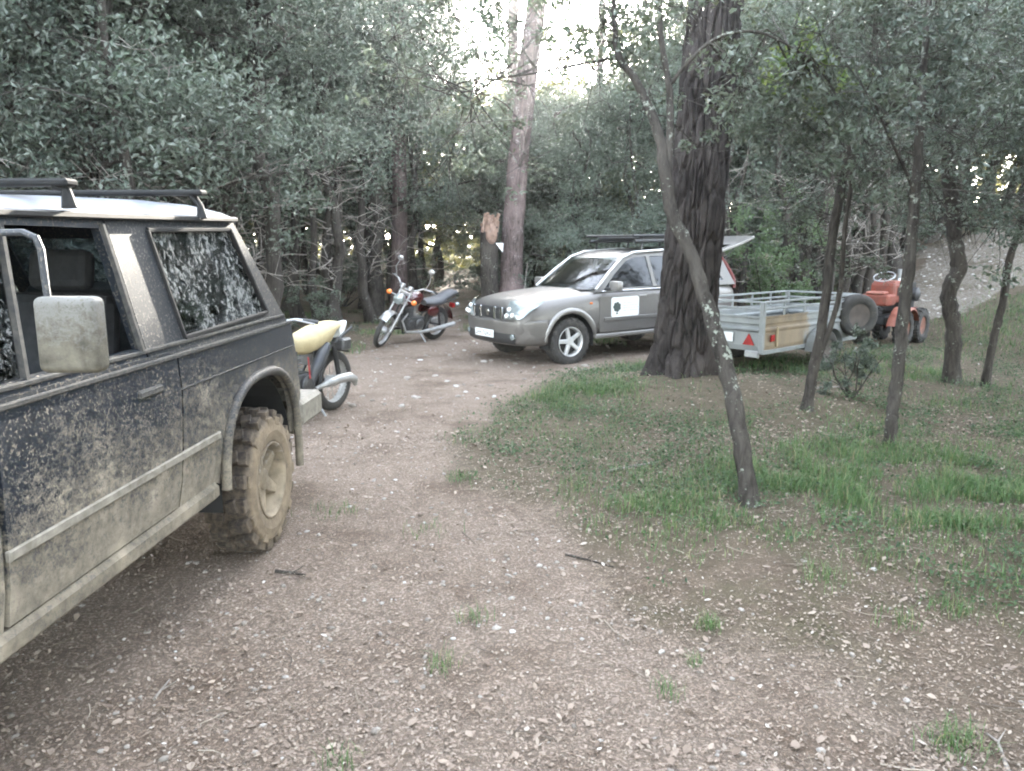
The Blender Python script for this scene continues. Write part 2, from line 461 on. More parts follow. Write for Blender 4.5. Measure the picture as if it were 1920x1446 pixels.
OAK_H = 7.0
def make_oak(seed, stems=1, nleaf=21000, spread=2.0, base=1.7, leaf=(0.05, 0.085), dead=10, mat='leaf'):
    rng = np.random.default_rng(seed); b = MB(); clumps = []; dm = MB()
    for s_ in range(stems):
        ang = rng.uniform(0, 6.28); off = 0.0 if stems == 1 else 0.22
        p0 = (off * math.cos(ang), off * math.sin(ang), -0.1)
        top = (math.cos(ang) * spread * rng.uniform(0.15, 0.55), math.sin(ang) * spread * rng.uniform(0.15, 0.55), OAK_H * rng.uniform(0.72, 0.9))
        path = wander(rng, p0, top, 12, 0.13)
        r0 = rng.uniform(0.095, 0.15) / (1 if stems == 1 else 1.25)
        rad = np.linspace(1, 0.16, 12) ** 0.9 * r0; rad[0] *= 1.45; rad[1] *= 1.08
        b.tube(path, rad, 8)
        nl = int(rng.integers(8, 11)) if stems == 1 else int(rng.integers(5, 7))
        for k in range(nl):
            f = rng.uniform(0.24, 0.97); i = min(int(f * 11), 10); st = path[i] * (1 - (f * 11 - i)) + path[i + 1] * (f * 11 - i)
            if st[2] < base * 0.75: continue
            a2 = rng.uniform(0, 6.28); ln = rng.uniform(0.5, 1.0) * spread * (1.15 - 0.5 * f)
            en = st + np.array([math.cos(a2) * ln, math.sin(a2) * ln, rng.uniform(0.0, 0.9)])
            lp = wander(rng, st, en, 6, 0.10)
            b.tube(lp, np.linspace(r0 * 0.42, 0.010, 6), 5)
            for q in (lp[-1], lp[3]):
                clumps.append((q + np.array([0, 0, 0.1]), (0.48, 0.48, 0.36), 1))
                for _ in range(4):
                    e2 = q + rng.normal(size=3) * np.array([0.5, 0.5, 0.4])
                    b.tube(wander(rng, q, e2, 4, 0.04), [0.010, 0.007, 0.005, 0.003], 3, cap=False)
        clumps.append((path[-1], (0.6, 0.6, 0.5), 1))
    for k in range(dead):
        z = rng.uniform(0.7, 3.2); a2 = rng.uniform(0, 6.28); ln = rng.uniform(0.5, 1.4)
        st = np.array([0, 0, z]); en = st + np.array([math.cos(a2) * ln, math.sin(a2) * ln, rng.uniform(-0.25, 0.6)])
        lp = wander(rng, st, en, 6, 0.09)
        dm.tube(lp, np.linspace(0.012, 0.003, 6), 4, cap=False)
        for _ in range(3):
            i = int(rng.integers(2, 5)); e2 = lp[i] + rng.normal(size=3) * 0.25
            dm.tube([lp[i], e2], [0.005, 0.002], 3, cap=False)
    n = nleaf // len(clumps)
    P = clump_points(rng, [(c, sg, int(n * rng.uniform(0.6, 1.4))) for c, sg, _ in clumps])
    P = P[P[:, 2] > base * 0.55]
    V, F = leaves(rng, P, *leaf)
    crown = fast_mesh('crown', V, F, M[mat])
    t = b.build('trunk', M['bark_oak'], smooth=True, angle=80)
    d = dm.build('dead_twigs', M['dead'])
    trunk, twigs = t.data, d.data
    bpy.data.objects.remove(t); bpy.data.objects.remove(d)
    return trunk, crown, twigs

OAKS = [make_oak(11, 1), make_oak(12, 2), make_oak(13, 1, spread=2.3), make_oak(14, 3, spread=2.4), make_oak(15, 1, spread=1.7, base=1.2), make_oak(16, 2, spread=2.2, base=1.1, nleaf=24000)]
POLES = [make_oak(51, 1, nleaf=5200, spread=1.1, base=4.2, dead=16), make_oak(52, 1, nleaf=4600, spread=1.0, base=4.6, dead=20), make_oak(53, 2, nleaf=6000, spread=1.2, base=4.2, dead=16)]
FAROAK = [make_oak(31, 1, nleaf=9000, spread=2.6, leaf=(0.10, 0.17), dead=0, mat='leaf_far', base=1.0), make_oak(32, 2, nleaf=9000, spread=2.8, leaf=(0.10, 0.17), dead=0, mat='leaf_far', base=0.8)]
def put_oak(x, y, v, scale, rz, label, group, name='holm_oak', zs=1.0, pool=OAKS):
    o = thing(name, label, 'tree', (x, y, hz(x, y)), rz, group); o.scale = (scale, scale, scale * zs)
    tr, cr, tw = pool[v % len(pool)]
    link('trunk', tr, o); link('crown', cr, o)
    if len(tw.vertices): tag(link('dead_twigs', tw, o), kind='stuff')
    return o

rnd = random.Random(7)
STEMS = ['single-stemmed', 'twin-stemmed', 'slim', 'many-stemmed', 'short-boled', 'low-branching twin']
def lab(x, y, v, sc_):
    tall = 'tall' if sc_ > 1.3 else ('medium' if sc_ > 1.05 else 'short')
    if y > 30: w_ = 'far back in the wood ' + ('beyond the silver car' if -2 < x < 6 else 'beyond the motorcycle' if x <= -2 else 'beyond the trailer'); k = ('single', 'twin')[v % 2] + '-stemmed oak'
    else:
        k = STEMS[v % 6] + ' holm oak'
        if y < 7: w_ = 'added at the edge of the clearing to block sky light'
        elif x < -4.6 and y < 15: w_ = 'in the thicket beside the muddy four-by-four'
        elif x < -3.6: w_ = 'behind the bike with the yellow seat'
        elif x < -0.4: w_ = 'along the path behind the dark red motorcycle'
        elif x < 4.5: w_ = 'behind the silver car'
        elif x < 8.0: w_ = 'behind the trailer'
        elif y > 16: w_ = 'on top of the gravel bank'
        elif y < 7.5: w_ = 'at the edge of the clearing facing the vehicles'
        else: w_ = 'on the grassy bank beyond the crooked oak'
    l_ = f'{tall} {k} {w_}'
    return l_, l_
placed = []
def ok(x, y, d):
    for (a, b, e) in placed:
        if math.hypot(x - a, y - b) < min(d, e): return False
    return True
def gap(x, y):
    return 745 < 960 + FPX * x / y < 1270
fixed = [(-5.1, 12.3, 0, 1.35), (-4.55, 17.3, 1, 1.45), (-7.6, 10.2, 3, 1.4), (-9.6, 13.0, 2, 1.5), (-6.6, 15.2, 4, 1.5), (-3.4, 19.0, 2, 1.45), (-8.2, 8.0, 5, 1.1), (-3.3, 22.5, 5, 1.5), (-5.9, 20.0, 5, 1.6), (-6.3, 11.3, 5, 1.2), (-8.6, 15.6, 1, 1.5), (-5.6, 14.2, 2, 1.5),
         (1.2, 18.6, 5, 0.80), (3.0, 17.6, 3, 0.78), (4.6, 17.0, 5, 1.0), (-0.6, 21.5, 4, 0.85), (2.2, 22.0, 1, 0.82), (6.2, 17.8, 1, 1.35), (5.0, 20.5, 2, 1.3), (7.6, 19.2, 4, 1.4), (9.2, 21.5, 0, 1.4), (11.8, 22.8, 3, 1.5), (14.5, 21.5, 5, 1.4), (17.0, 17.0, 1, 1.4), (10.4, 8.6, 0, 1.15), (8.9, 20.3, 5, 1.0), (6.9, 18.5, 5, 1.1), (0.3, 19.4, 5, 0.78), (4.0, 18.6, 3, 0.95), (5.6, 3.6, 2, 1.0), (7.1, 6.4, 0, 1.1), (6.6, 0.6, 3, 1.1), (4.6, -3.6, 4, 1.2), (8.8, 3.4, 5, 1.2), (0.8, -7.0, 2, 1.2), (-3.5, -6.0, 1, 1.2), (4.9, 1.8, 4, 1.2), (6.0, 5.3, 1, 1.1), (-6.8, -3.0, 3, 1.3), (3.4, -6.4, 5, 1.3), (-8.2, 2.0, 5, 1.2), (-1.4, -9.2, 4, 1.3), (7.2, -4.6, 0, 1.3), (-6.0, -7.6, 2, 1.3)]  # oaks beside and behind the camera are added to hold off sky light
for x, y, v, s_ in fixed:
    placed.append((x, y, 1.5)); l_, g_ = lab(x, y, v, s_); put_oak(x, y, v, s_, rnd.uniform(0, 6.28), l_, g_)
POLE_AT = [(-6.2, 9.3), (-7.4, 12.4), (-5.5, 10.6), (-4.5, 13.6), (-5.0, 15.7), (-4.0, 16.9), (-3.2, 17.6), (-8.6, 11.0), (-2.9, 20.2), (-6.9, 13.7), (-4.0, 21.0), (7.4, 16.9), (6.6, 16.0), (5.6, 16.2), (8.0, 17.6), (9.9, 20.0), (-5.9, 17.6), (4.2, 16.2), (-9.4, 9.6), (-3.6, 15.6), (8.7, 19.2), (7.0, 17.9)]
for k, (x, y) in enumerate(POLE_AT):
    w_ = 'beside the muddy four-by-four' if x < -4.6 and y < 15 else 'behind the two motorcycles' if x < 0 else 'behind the trailer'
    l_ = f"{('thin bare', 'very slender', 'forked thin')[k % 3]} oak pole with dead twigs {w_}"
    placed.append((x, y, 0.7)); put_oak(x, y, k % 3, rnd.uniform(.95, 1.3), rnd.uniform(0, 6.28), l_, l_, name='slender_oak', pool=POLES)
for k in range(6000):
    x, y = rnd.uniform(-27, 30), rnd.uniform(8.5, 46)
    if abs(x) > 0.74 * y + 2.5: continue
    if -4.4 < x < 4.0 and y < 16.5: continue
    if 1.5 < x < 9.3 and y < 16.8: continue
    if poly_in(np.array([x]), np.array([y]), GRAVEL)[0] or (7.5 < x < 13.5 and y < 20): continue
    c = -1.6 - 0.04 * (y - 16)
    if y < 29 and abs(x - c) < 1.3: continue
    if y > 17 and -0.5 < x < 1.2 and y < 20: continue
    if not ok(x, y, 2.0 if y < 28 else 3.2): continue
    far = y > 30
    s_ = rnd.uniform(1.15, 1.6) * (1.2 if far else 1.0)
    if gap(x, y):   # the low growth below the bright gap in the canopy
        s_ = min(s_, (1.7 + y * 0.225) / (OAK_H * 1.0))
        if y > 40: continue
    if len(placed) > 165: break
    placed.append((x, y, 2.0)); v = rnd.randrange(6); l_, g_ = lab(x, y, v, s_)
    put_oak(x, y, v, s_, rnd.uniform(0, 6.28), l_, g_, name='distant_oak' if far else 'holm_oak', pool=FAROAK if far else OAKS)

# the far wood, one mass
def far_wood():
    rng = np.random.default_rng(5); n = 40000
    a = rng.uniform(-1.05, 1.05, n); r = rng.uniform(50, 78, n)
    top = 9.0 + 5.0 * vnoise(a * 9, np.zeros(n), 1.0, 4) + np.where((a < -0.12) | (a > 0.22), 8, 0) + 2.5 * (vnoise(a * 40, np.zeros(n), 1.0, 9) - 0.5)
    z = rng.uniform(0, 1, n) ** 1.25 * top
    C = np.stack([np.sin(a) * r, np.cos(a) * r, z], -1)
    V, F = leaves(rng, C, 0.5, 1.0, 0.7, 0.3)
    o = link('far_wood', fast_mesh('far_wood', V, F, M['leaf_far']))
    tag(o, 'far-off oak wood closing the view behind the trees', 'woodland', kind='stuff')
far_wood()

# tall pines
def pine_crown(seed):
    rng = np.random.default_rng(seed); cl = []
    for k in range(16):
        a = rng.uniform(0, 6.28); z = rng.uniform(0, 1); rr = rng.uniform(0.3, 2.4) * (1.1 - 0.6 * z)
        cl.append(((math.cos(a) * rr, math.sin(a) * rr, z * 4.2), (0.55, 0.55, 0.3), 420))
    V, F = leaves(rng, clump_points(rng, cl), 0.14, 0.24, 0.16, 0.5)
    return fast_mesh('crown', V, F, M['needle'])
PC = [pine_crown(1), pine_crown(2)]
def pine(name, pts, radii, label, mat, H, crown_r=1.0, n=14, group=None, stubs=5, seed=0):
    """pts: world points up the stem; extended to height H"""
    base = Vector(pts[0]); root = thing(name, label, 'tree', base, 0, group)
    P = [Vector(p) - base for p in pts]; d = (P[-1] - P[-2]).normalized()
    rr = list(radii); top = P[-1]; r_ = rr[-1]
    while top.z < H:
        top = top + d * 1.4; r_ *= 0.93; P.append(top); rr.append(r_)
    # resample with flare at the foot
    rng = np.random.default_rng(seed); Q = []; q = []
    for i in range(len(P) - 1):
        for k in range(5):
            f = k / 5; Q.append(P[i].lerp(P[i + 1], f) + Vector(rng.normal(size=3) * 0.006)); q.append((rr[i] * (1 - f) + rr[i + 1] * f) * rng.uniform(0.97, 1.03))
    Q[0] -= Vector((0, 0, 0.15)); q[0] *= 1.3
    b = MB().tube(Q, q, n)
    for k in range(stubs):
        i = rng.integers(len(Q) // 3, len(Q) - 2); a = rng.uniform(0, 6.28); ln = rng.uniform(0.25, 0.9)
        e = Q[i] + Vector((math.cos(a) * ln, math.sin(a) * ln, rng.uniform(-0.05, 0.35)))
        b.tube([Q[i], (Q[i] + e) / 2 + Vector((0, 0, 0.05)), e], [0.03, 0.02, 0.008], 5)
    b.build('trunk', M[mat], root, smooth=True, angle=70)
    c = link('crown', PC[seed % 2], root); c.location = top - Vector((0, 0, 2.6)); c.scale = (crown_r,) * 3
    return root
pine('pine_tree', [pix(958, 542, 17.2) * 1.0 - Vector((0, 0, 0)), pix(961, 450, 17.2), pix(972, 300, 17.2), pix(985, 170, 17.2), pix(999, 60, 17.2)], [0.25, 0.24, 0.22, 0.215, 0.21], 'tall pine with pinkish grey bark standing just behind the silver car bonnet', 'bark_pine_far', 13, 1.1, seed=1)
for u, Y, r_, l_ in [(953, 25, 0.22, 'slim pine trunk rising next to the pinkish pine behind the silver car'), (1110, 29, 0.17, 'thin grey pine trunk in the bright gap between leaning oak and pinkish pine'),
                 (746, 20, 0.20, 'pale hazy pine trunk in the leaves above the dark red motorcycle'), (1521, 19.5, 0.17, 'pale straight trunk in the wood right behind the long side of the trailer')]:
    x, y = (u - 960) / FPX * Y * 0.99, Y
    z = hz(x, y)
    pine('pine_tree', [(x, y, z), (x + 0.05, y, z + 1.5), (x + 0.1, y, z + 3), (x + 0.12, y, z + 5)], [r_ * 1.1, r_, r_ * 0.95, r_ * 0.9], l_, 'bark_pine_far', 12.5 if Y < 26 else 14, 1.0, seed=int(Y))

# the big pine by the verge, with real fissured bark
def big_pine():
    rng = np.random.default_rng(3)
    zb = hz(*PINE)
    cl = [pix(1278, 700, 8.75), pix(1286, 620, 8.75), pix(1294, 520, 8.75), pix(1305, 400, 8.75), pix(1318, 260, 8.75), pix(1332, 100, 8.75), pix(1342, 0, 8.75)]
    base = Vector((cl[0].x, 8.75, zb)); root = thing('pine_tree', 'huge dark pine with deeply fissured bark beside the silver car and trailer', 'tree', base)
    zs = np.array([p.z for p in cl]) - zb; xs = np.array([p.x for p in cl]) - base.x
    zs[0] = -0.25
    nz, na = 330, 264
    Z = np.concatenate([np.linspace(-0.25, 4.6, 270), np.linspace(4.65, 14, 60)])
    Xc = np.interp(Z, zs, xs); Xc = np.where(Z > zs[-1], xs[-1] + (Z - zs[-1]) * 0.06, Xc)
    rad = np.interp(Z, [-0.25, 0.0, 0.25, 0.7, 1.5, 3, 5, 14], [0.50, 0.40, 0.345, 0.315, 0.30, 0.285, 0.27, 0.16])
    th = np.linspace(0, 2 * math.pi, na, endpoint=False)
    T, ZZ = np.meshgrid(th, Z)
    # elongated bark plates: warped cellular pattern in (angle, height)
    wx = T / (2 * math.pi) * 24 + 1.1 * (vnoise(T * 2.5, ZZ, 1.2, 21) - 0.5) + 0.7 * (vnoise(T * 5, ZZ * 2, 1.5, 25) - 0.5)
    wz = ZZ * 2.6 + 0.8 * (vnoise(T * 3, ZZ, 2.0, 22) - 0.5)
    ci, cj = np.floor(wx), np.floor(wz); best = np.full(T.shape, 9.0); sec = best.copy(); hid = np.zeros(T.shape)
    for di in (-1, 0, 1):
        for dj in (-1, 0, 1):
            a, b_ = ci + di, cj + dj; aa = np.mod(a, 24)
            hx = np.modf(np.abs(np.sin(aa * 12.9898 + b_ * 78.233) * 43758.5453))[0]; hy = np.modf(np.abs(np.sin(aa * 39.34 + b_ * 11.135) * 24634.63))[0]
            dd = np.hypot(a + hx - wx, (b_ + hy - wz) * 0.8)
            nb = dd < best; sec = np.where(nb, best, np.minimum(sec, dd)); hid = np.where(nb, hx, hid); best = np.where(nb, dd, best)
    edge = np.clip((sec - best) / 0.30, 0, 1)
    disp = 0.062 * edge ** 0.7 - 0.046 + 0.014 * (hid - 0.5) + 0.012 * (vnoise(T * 14, ZZ * 9, 1.0, 23) - 0.5)
    buttress = np.exp(-np.clip(ZZ + 0.1, 0, 9) * 2.6) * (0.07 * np.cos(T * 4 + 0.9) + 0.05 * np.cos(T * 7 + 2))
    r_ = rad[:, None] + disp + buttress
    V = np.stack([Xc[:, None] + r_ * np.cos(T), r_ * np.sin(T), ZZ], -1).reshape(-1, 3)
    i = np.arange(nz - 1)[:, None] * na; k = np.arange(na)[None]; k2 = (k + 1) % na
    F = np.stack([(i + k), (i + k2), (i + na + k2), (i + na + k)], -1).reshape(-1, 4)
    link('trunk', fast_mesh('trunk', V, F, M['bark_pine'], True), root)
    c = link('crown', PC[0], root); c.location = (0.9, 0, 10.6); c.scale = (1.15,) * 3
big_pine()

# traced near oaks: stem polylines in pixels at a depth, leaf sprays along the limbs
def near_oak(name, label, stems, sprays, mat, seed, lmat='leaf', leaf=(0.040, 0.066), twig=0.006, nside=10):
    rng = np.random.default_rng(seed)
    u0, v0, y0, _ = stems[0][0]
    b0 = pix(u0, v0, y0); base = Vector((b0.x, b0.y, hz(b0.x, b0.y)))
    root = thing(name, label, 'tree', base)
    bt = MB(); tips = []
    for s_ in stems:
        P = [pix(u, v, y) for u, v, y, _ in s_]; Rr = [r_ for *_, r_ in s_]
        if s_ is stems[0]: P[0] = base - Vector((0, 0, 0.06)); 
        Q = []; q = []
        for i in range(len(P) - 1):
            for k in range(6):
                f = k / 6
                a, c_, d_, e_ = P[max(i - 1, 0)], P[i], P[i + 1], P[min(i + 2, len(P) - 1)]
                pt = 0.5 * (2 * c_ + (d_ - a) * f + (2 * a - 5 * c_ + 4 * d_ - e_) * f * f + (3 * c_ - a - 3 * d_ + e_) * f ** 3)
                rr = Rr[i] * (1 - f) + Rr[i + 1] * f
                Q.append(pt - base + Vector(rng.normal(size=3) * rr * 0.06)); q.append(rr * rng.uniform(0.93, 1.07))
        Q.append(P[-1] - base); q.append(Rr[-1])
        if s_ is stems[0]: q[0] *= 1.5; q[1] *= 1.22; q[2] *= 1.1
        bt.tube(Q, q, nside); tips += [p for p in Q[len(Q) // 3:]]
    cl = []
    for (u, v, y, sg, n) in sprays:
        c = pix(u, v, y) - base
        cl.append((tuple(c), (sg, sg, sg * 0.7), n))
        t = min(tips, key=lambda p: (p - c).length + rng.uniform(0, 0.7))
        bt.tube(wander(rng, t, c, 6, 0.05), np.linspace(twig * 1.0, twig * 0.4, 6), 5, cap=False)
        for _ in range(10):
            e = c + Vector(rng.normal(size=3) * sg * 1.2)
            bt.tube(wander(rng, c, e, 4, 0.02), [twig * 0.55, twig * 0.45, twig * 0.35, twig * 0.2], 3, cap=False)
    bt.build('trunk', M[mat], root, smooth=True, angle=70)
    if cl:
        V, F = leaves(rng, clump_points(rng, cl), *leaf, fold=0.18)
        link('crown', fast_mesh('crown', V, F, M[lmat]), root)
    return root

rg = random.Random(3)
def spray_field(u0, u1, v0, v1, y0, y1, k, sg, n):
    return [(rg.uniform(u0, u1), rg.uniform(v0, v1), rg.uniform(y0, y1), sg * rg.uniform(0.8, 1.25), int(n * rg.uniform(0.6, 1.4))) for _ in range(k)]
lo_ = near_oak('leaning_oak', 'leaning lichen-spotted young oak rooted in the grass, crossing in front of the huge pine',
    [[(1408, 975, 4.62, .0615), (1392, 850, 4.7, .0574), (1374, 740, 4.8, .0541), (1347, 640, 4.9, .0541), (1322, 560, 5.0, .0476), (1297, 480, 5.05, .0451), (1262, 405, 5.1, .0426), (1248, 330, 5.15, .0410), (1240, 270, 5.2, .0377), (1222, 215, 5.25, .0328), (1190, 148, 5.3, .0262), (1160, 105, 5.35, .0213), (1152, 40, 5.4, .0164), (1148, -60, 5.45, .0115)],
     [(1250, 345, 5.15, .0295), (1256, 250, 5.2, .0262), (1254, 160, 5.25, .0221), (1238, 60, 5.3, .0180), (1240, -60, 5.35, .0131)],
     [(1160, 108, 5.35, .0115), (1080, 122, 5.6, .0090), (1000, 138, 5.9, .0074), (930, 150, 6.2, .0057), (880, 185, 6.4, .0033)],
     [(1254, 160, 5.25, .0148), (1330, 80, 5.2, .0115), (1420, 60, 5.1, .0082), (1520, 110, 5.1, .0049)]],
    spray_field(1270, 1420, -40, 60, 5.0, 6.2, 4, .16, 110) + spray_field(1380, 1640, 40, 190, 5.0, 6.6, 15, .20, 210) + spray_field(1400, 1600, 170, 300, 5.4, 7.2, 9, .17, 150) + spray_field(1300, 1400, 190, 300, 6.0, 7.2, 3, .12, 90) + spray_field(850, 1260, -70, 70, 5.6, 7.6, 27, .18, 100)
    + spray_field(840, 1000, 150, 320, 6.0, 7.2, 8, .16, 90) + spray_field(1090, 1260, 20, 180, 5.0, 6.0, 6, .17, 110) + spray_field(700, 900, 30, 180, 6.0, 7.5, 5, .18, 90) + spray_field(1000, 1300, -220, -80, 4.6, 6.2, 8, .25, 200),
    'bark_lichen', 41)
rng = np.random.default_rng(5)
V, F = leaves(rng, clump_points(rng, [(tuple(pix(1525, 100, 5.5) - lo_.location), (.16, .16, .14), 420), (tuple(pix(1545, 150, 5.6) - lo_.location), (.10, .10, .09), 160)]), .035, .06)
tag(link('young_leaves', fast_mesh('young_leaves', V, F, M['leaf_young']), lo_), 'spray of bright yellow-green young leaves')
near_oak('slanting_oak', 'slender dark oak slanting up in front of the trailer side',
    [[(1510, 792, 7.35, .056), (1524, 700, 7.4, .052), (1540, 620, 7.4, .048), (1552, 530, 7.45, .046), (1562, 440, 7.5, .044), (1582, 330, 7.55, .042), (1612, 210, 7.6, .044), (1636, 110, 7.65, .036), (1650, -40, 7.7, .025)],
     [(1530, 690, 7.4, .024), (1558, 610, 7.35, .025), (1576, 540, 7.35, .024), (1584, 430, 7.3, .022), (1600, 300, 7.3, .022), (1590, 160, 7.3, .014)],
     [(1612, 210, 7.6, .022), (1660, 120, 7.4, .016), (1690, 20, 7.3, .010)]],
    spray_field(1420, 1720, 200, 420, 7.0, 8.4, 22, .26, 80) + spray_field(1480, 1760, -60, 180, 6.8, 8.2, 20, .26, 190) + spray_field(1480, 1700, 400, 500, 7.4, 8.6, 7, .16, 70),
    'bark_oak', 42)
near_oak('lichened_oak', 'thin upright oak with white lichen rising from the lush grass before the tractor',
    [[(1666, 858, 6.1, .052), (1672, 790, 6.1, .047), (1678, 740, 6.15, .050), (1686, 670, 6.15, .048), (1694, 590, 6.2, .048), (1704, 500, 6.2, .046), (1712, 400, 6.25, .042), (1722, 290, 6.3, .036), (1730, 160, 6.3, .030), (1742, 0, 6.35, .020)],
     [(1716, 360, 6.25, .016), (1660, 240, 6.1, .010), (1620, 150, 6.0, .006)]],
    spray_field(1640, 1860, -40, 220, 5.8, 7.0, 14, .22, 160) + spray_field(1600, 1840, 230, 380, 6.0, 7.4, 12, .24, 60), 'bark_lichen', 43)
near_oak('crooked_oak', 'crooked oak with a kinked trunk standing before the gravel bank',
    [[(1786, 690, 9.6, .105), (1788, 630, 9.6, .095), (1782, 580, 9.6, .092), (1780, 545, 9.6, .090), (1797, 500, 9.6, .092), (1790, 450, 9.6, .085), (1783, 380, 9.6, .082), (1776, 290, 9.6, .078), (1764, 200, 9.6, .066), (1770, 110, 9.6, .05), (1780, -30, 9.6, .034)],
     [(1772, 250, 9.6, .05), (1735, 180, 9.5, .042), (1700, 140, 9.4, .034), (1676, 110, 9.3, .024), (1650, 60, 9.3, .014)],
     [(1766, 190, 9.6, .045), (1752, 100, 9.7, .036), (1730, 20, 9.8, .024), (1715, -60, 9.8, .014)],
     [(1774, 260, 9.6, .035), (1820, 190, 9.4, .026), (1880, 130, 9.2, .018), (1930, 90, 9.0, .010)]],
    spray_field(1780, 1980, 150, 430, 8.6, 10.2, 18, .34, 300) + spray_field(1700, 1980, -80, 160, 8.4, 10.4, 18, .34, 300) + spray_field(1700, 1900, 380, 440, 9.4, 10.4, 6, .22, 140), 'bark_oak', 44, leaf=(0.045, 0.075), twig=0.01)
near_oak('bowed_sapling', 'thin dark sapling bowing outward next to the crooked oak',
    [[(1850, 697, 9.4, .050), (1862, 640, 9.4, .046), (1880, 570, 9.4, .044), (1890, 500, 9.4, .042), (1908, 440, 9.4, .038), (1938, 370, 9.3, .032), (1980, 280, 9.2, .02)]],
    spray_field(1880, 2060, 180, 400, 8.8, 9.8, 9, .3, 240), 'bark_oak', 45, leaf=(0.045, 0.075))

# low shrubs
def shrub(name, label, x, y, rx, h, n, mat, seed, leaf=(0.035, 0.06), group=None):
    rng = np.random.default_rng(seed); root = thing(name, label, 'shrub', (x, y, hz(x, y)), 0, group)
    b = MB(); cl = []
    for k in range(9):
        a = rng.uniform(0, 6.28); r_ = rx * rng.uniform(0.1, 1.0)
        e = (math.cos(a) * r_, math.sin(a) * r_, h * rng.uniform(0.35, 0.95))
        b.tube(wander(rng, (0, 0, -0.03), e, 6, 0.03), np.linspace(0.012, 0.003, 6), 4)
        cl.append((e, (rx * 0.28, rx * 0.28, h * 0.15), n // 9))
    b.build('stem', M['bark_oak'], root)
    V, F = leaves(rng, clump_points(rng, cl), *leaf)
    link('foliage', fast_mesh('foliage', V, F, M[mat]), root)
shrub('oak_shrub', 'small dark oak shrub growing between the slanting oak and the lichened oak', *pix(1592, 735, 8.2).xy, 0.38, 0.60, 1700, 'leaf', 61)
shrub('green_shrub', 'fresh green leafy shrub right behind the huge pine and the trailer rail', 5.1, 15.4, 0.95, 2.3, 3200, 'leaf_green', 62, (0.05, 0.09))
shrub('green_shrub', 'low bright green shrub behind the trailer and the pale straight trunk', 6.0, 16.4, 0.8, 1.3, 2000, 'leaf_green', 63, (0.05, 0.09))
shrub('oak_shrub', 'dense grey-green oak shrub against the far side of the silver car', 1.6, 15.9, 1.2, 2.1, 5200, 'leaf', 64, (0.045, 0.075))
shrub('oak_shrub', 'dark oak shrub poking over the roof rack of the silver car', 3.1, 15.6, 1.1, 2.6, 5200, 'leaf', 65, (0.045, 0.075))
shrub('oak_shrub', 'low leafy shrub at the foot of the trunks behind the yellow-seated bike', -3.9, 15.4, 0.7, 0.9, 1300, 'leaf', 66, (0.045, 0.07))

UW = random.Random(21)
UM = []
for sd_ in range(3):
    rng = np.random.default_rng(80 + sd_); cl = [((rng.normal() * .6, rng.normal() * .6, rng.uniform(.25, 1.5)), (.34, .34, .22), 210) for _ in range(11)]
    V, F = leaves(rng, clump_points(rng, cl), .06, .10); b = MB()
    for c_, *_ in cl: b.tube(wander(rng, (0, 0, -.05), c_, 6, .05), np.linspace(.016, .004, 6), 4)
    t_ = b.build('stem', M['bark_oak']); UM.append((t_.data, fast_mesh('foliage', V, F, M['leaf']))); bpy.data.objects.remove(t_)
nu = 0
while nu < 50:
    x, y = UW.uniform(-16, 14), UW.uniform(17, 36)
    if abs(x) > .72 * y or (y < 20 and -3.4 < x < 2.5) or poly_in(np.array([x]), np.array([y]), GRAVEL)[0] or (7.5 < x < 13.5 and y < 21): continue
    if y < 33 and abs(x - (-1.6 - .04 * (y - 16))) < 1.1: continue
    wh_ = 'beyond the motorcycles' if x < -1 else 'beyond the silver car' if x < 4.5 else 'beyond the trailer'; v = nu % 3
    l_ = f"{('low', 'rounded', 'straggly')[v]} dark shrub under the oaks {wh_}"
    o = thing('understorey_shrub', l_, 'shrub', (x, y, hz(x, y)), UW.uniform(0, 6.28), l_); k = UW.uniform(.8, 1.5); o.scale = (k * 1.15, k * 1.15, k)
    link('stem', UM[v][0], o); link('foliage', UM[v][1], o); nu += 1

# broken trunk, tag, dead stem by the pinkish pine
def broken_trunk():
    rng = np.random.default_rng(9)
    b0 = pix(918, 545, 16.9); z0 = hz(b0.x, 16.9)
    root = thing('broken_trunk', 'snapped tree trunk with torn pale orange wood on top, beside the pinkish pine', 'tree stump', (b0.x, 16.9, z0))
    top = pix(918, 425, 16.9).z - z0
    MB().tube([(0, 0, -0.1), (0.02, 0, 0.5), (-0.01, 0, 1.1), (0.0, 0, top)], [0.26, 0.2, 0.19, 0.2], 12).build('trunk', M['bark_oak'], root, smooth=True)
    t = MB()
    for k in range(17):
        a = k / 17 * 6.28; r_ = rng.uniform(0.05, 0.19); h = rng.uniform(0.08, 0.34)
        t.box((math.cos(a) * r_, math.sin(a) * r_ - 0.03, top + h / 2 - 0.08), (0.07, 0.05, h + 0.1), rot=(rng.uniform(-.3, .3), rng.uniform(-.3, .3), a))
    t.ell((0.05, -0.17, top - 0.16), (0.13, 0.07, 0.22))
    t.build('torn_wood', M['torn'], root, bevel=0.012)
broken_trunk()
white = pmat('white_paint', (0.72, 0.73, 0.72), (0.62, 0.63, 0.62), 8, 0.5)
p_ = pix(936, 464, 16.62)
o = MB().plate([[(-0.075, 0.09), (0.09, 0.09), (0.075, -0.11)]], lambda u, v, t: Vector((u, t, v)), 0, 0.012).build('marker_plate', white)
o.location = p_; tag(o, 'small white triangular plate nailed to the pinkish pine by the snapped trunk', 'sign')
p_ = pix(980, 548, 16.4)
st = thing('dead_sapling', 'thin pale dead stem standing between the pinkish pine and the silver car windscreen', 'sapling', (p_.x, p_.y, hz(p_.x, p_.y)))
MB().tube([(0, 0, -0.05), (0.03, 0, 0.5), (0.05, 0, 0.9), (0.1, 0, 1.35)], [0.022, 0.02, 0.016, 0.008], 6).build('stem', M['dead'], st, smooth=True)
